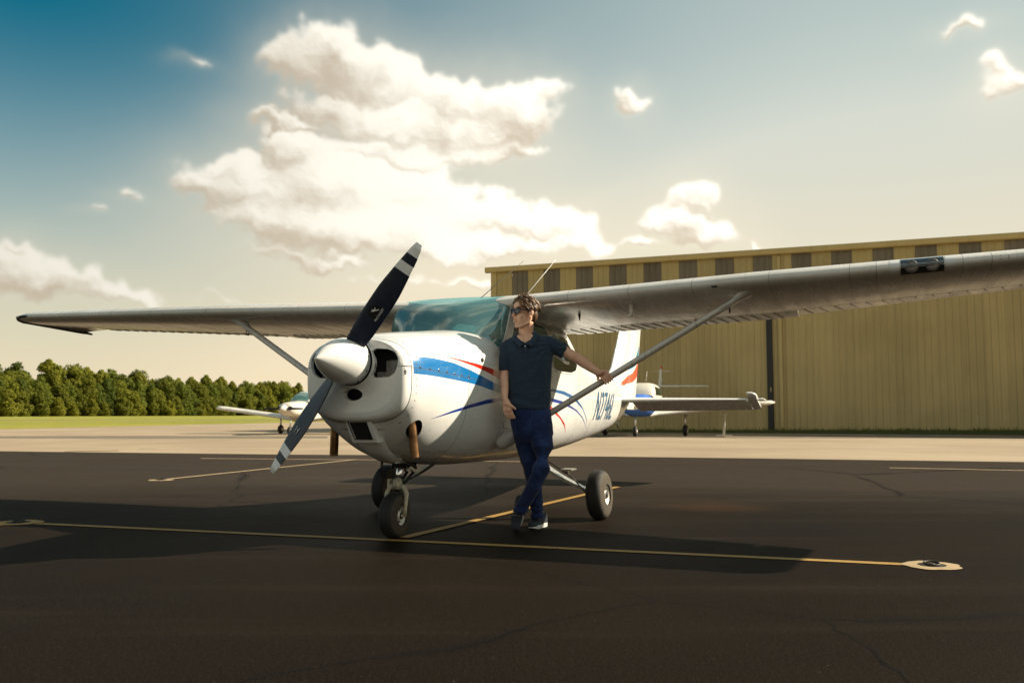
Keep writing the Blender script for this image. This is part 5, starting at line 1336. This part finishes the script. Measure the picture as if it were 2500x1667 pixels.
# sunglasses
gl_ = MB(); ln_ = MB()
for s_ in (-1, 1):
    ctr = (.099, s_ * .033, .014); ring_ = []
    for t in np.linspace(0, 2 * math.pi, 21)[:-1]:
        y_ = s_ * .033 + .0265 * math.copysign(abs(math.cos(t)) ** .7, math.cos(t)); z_ = .013 + .020 * math.copysign(abs(math.sin(t)) ** .75, math.sin(t)); ring_.append(H(.102 - 4.5 * y_ * y_, y_, z_))
    gl_.tube(ring_ + [ring_[0]], .0032, 6); ln_.add(ring_, [tuple(range(20))])
    gl_.tube([H(.094, s_ * .060, .026), H(.06, s_ * .076, .024), H(-.005, s_ * .082, .020), H(-.03, s_ * .082, .004)], [.0052, .0045, .004, .003], 6)
    gl_.tube([H(.100, s_ * .005, .020), H(.101, s_ * .0, .022)], .003, 6); gl_.tube([H(.098, s_ * .008, .030), H(.094, s_ * .060, .031)], .0045, 6)
gl_.tube([H(.102, -.008, .020), H(.104, 0, .022), H(.102, .008, .020)], .003, 6)
sg = gl_.build('sunglasses', M_frame, man); ln_.build('lens', M_shade, sg, False)
mo = MB(); mo.ell(H(.0985, .004, -.0545), (.003, .019, .0030), 14, 8, HM); mo.ell(H(.0965, .004, -.0685), (.003, .017, .0036), 14, 8, HM); mo.build('lips', M_lip, man)
te = MB(); te.ell(H(.0985, .004, -.0615), (.0012, .014, .0024), 14, 6, HM); te.build('teeth', M_teeth, man)
br = MB()
for s_ in (-1, 1): br.tube([H(.094, s_ * .014, .042), H(.090, s_ * .035, .046), H(.078, s_ * .054, .040)], [.003, .004, .002], 6)
br.build('eyebrows', M_hair, man)
# hair: a close cap and many swept-back locks
hc = MB()
for f_, s_, z_, r in ((-.022, 0, .050, (.092, .082, .080)), (-.055, 0, .0, (.056, .074, .075)), (-.066, 0, -.045, (.034, .052, .045)), (.02, 0, .098, (.058, .058, .030))): hc.ell(H(f_, s_, z_), r, 22, 14, HM)
for s_ in (-1, 1): hc.tube([H(.010, s_ * .075, .055), H(.016, s_ * .074, .02), H(.014, s_ * .071, -.008)], [.016, .010, .004], 8, flat=.5, ref=tuple(sid), rnd=True)
hair = put('hair', remesh(hc, .005, 4, .5), M_hair, man)
hr = random.Random(3)
for mat_, cnt, nm in ((M_hair, 210, 'locks'), (M_hair2, 120, 'sunlit_locks')):  # lighter brown of the second set paints sunshine into the locks
    lk = MB()
    for k in range(cnt):
        th = hr.uniform(-1.45, 1.45); f0 = hr.uniform(-.10, .075)
        base = Vector((f0, .080 * math.sin(th) * math.sqrt(max(.1, 1 - ((f0 + .02) / .11) ** 2)), .052 + .082 * math.cos(th) * math.sqrt(max(.1, 1 - ((f0 + .02) / .11) ** 2))))
        out_ = Vector((base.x + .02, base.y, base.z - .04)).normalized()
        L_ = hr.uniform(.04, .075); sw_ = hr.uniform(-.3, .5); lift = hr.uniform(.006, .020) * (1.6 if f0 > .02 and abs(th) < .9 else .7)
        dr = (Vector((-1, sw_ * (1 if th > 0 else .6), -.25 - .6 * abs(math.sin(th)))) ); dr = (dr - out_ * dr.dot(out_)).normalized()
        pts = []
        for q in np.linspace(0, 1, 5):
            pt = base + dr * (L_ * q) + out_ * (lift * math.sin(q * 2.4) + .004 - .022 * q * q); pts.append(H(*pt))
        lk.tube(pts, [.0035, .0062, .0060, .0045, .0015], 6, flat=.6, ref=tuple(fwd * out_.x + sid * out_.y + upv * out_.z))
    lk.build(nm, mat_, hair)

st_ = MB()
for k in range(22):                                         # loose strands
    th = hr.uniform(-1.2, 1.2); f0 = hr.uniform(-.07, .08); b0 = Vector((f0, .082 * math.sin(th), .06 + .085 * math.cos(th) * math.sqrt(max(.2, 1 - (f0 / .13) ** 2))))
    o2 = Vector((b0.x, b0.y, b0.z - .04)).normalized(); d2 = Vector((-.7 + hr.uniform(-.4, .4), hr.uniform(-.5, .5), .3)).normalized(); L2 = hr.uniform(.02, .045)
    st_.tube([H(*(b0 + d2 * L2 * q + o2 * (.018 * math.sin(q * 2.2)))) for q in np.linspace(0, 1, 5)], [.0016, .0016, .0014, .0011, .0005], 4)
o = st_.build('loose_strands', M_hair2, hair); o['kind'] = 'stuff'
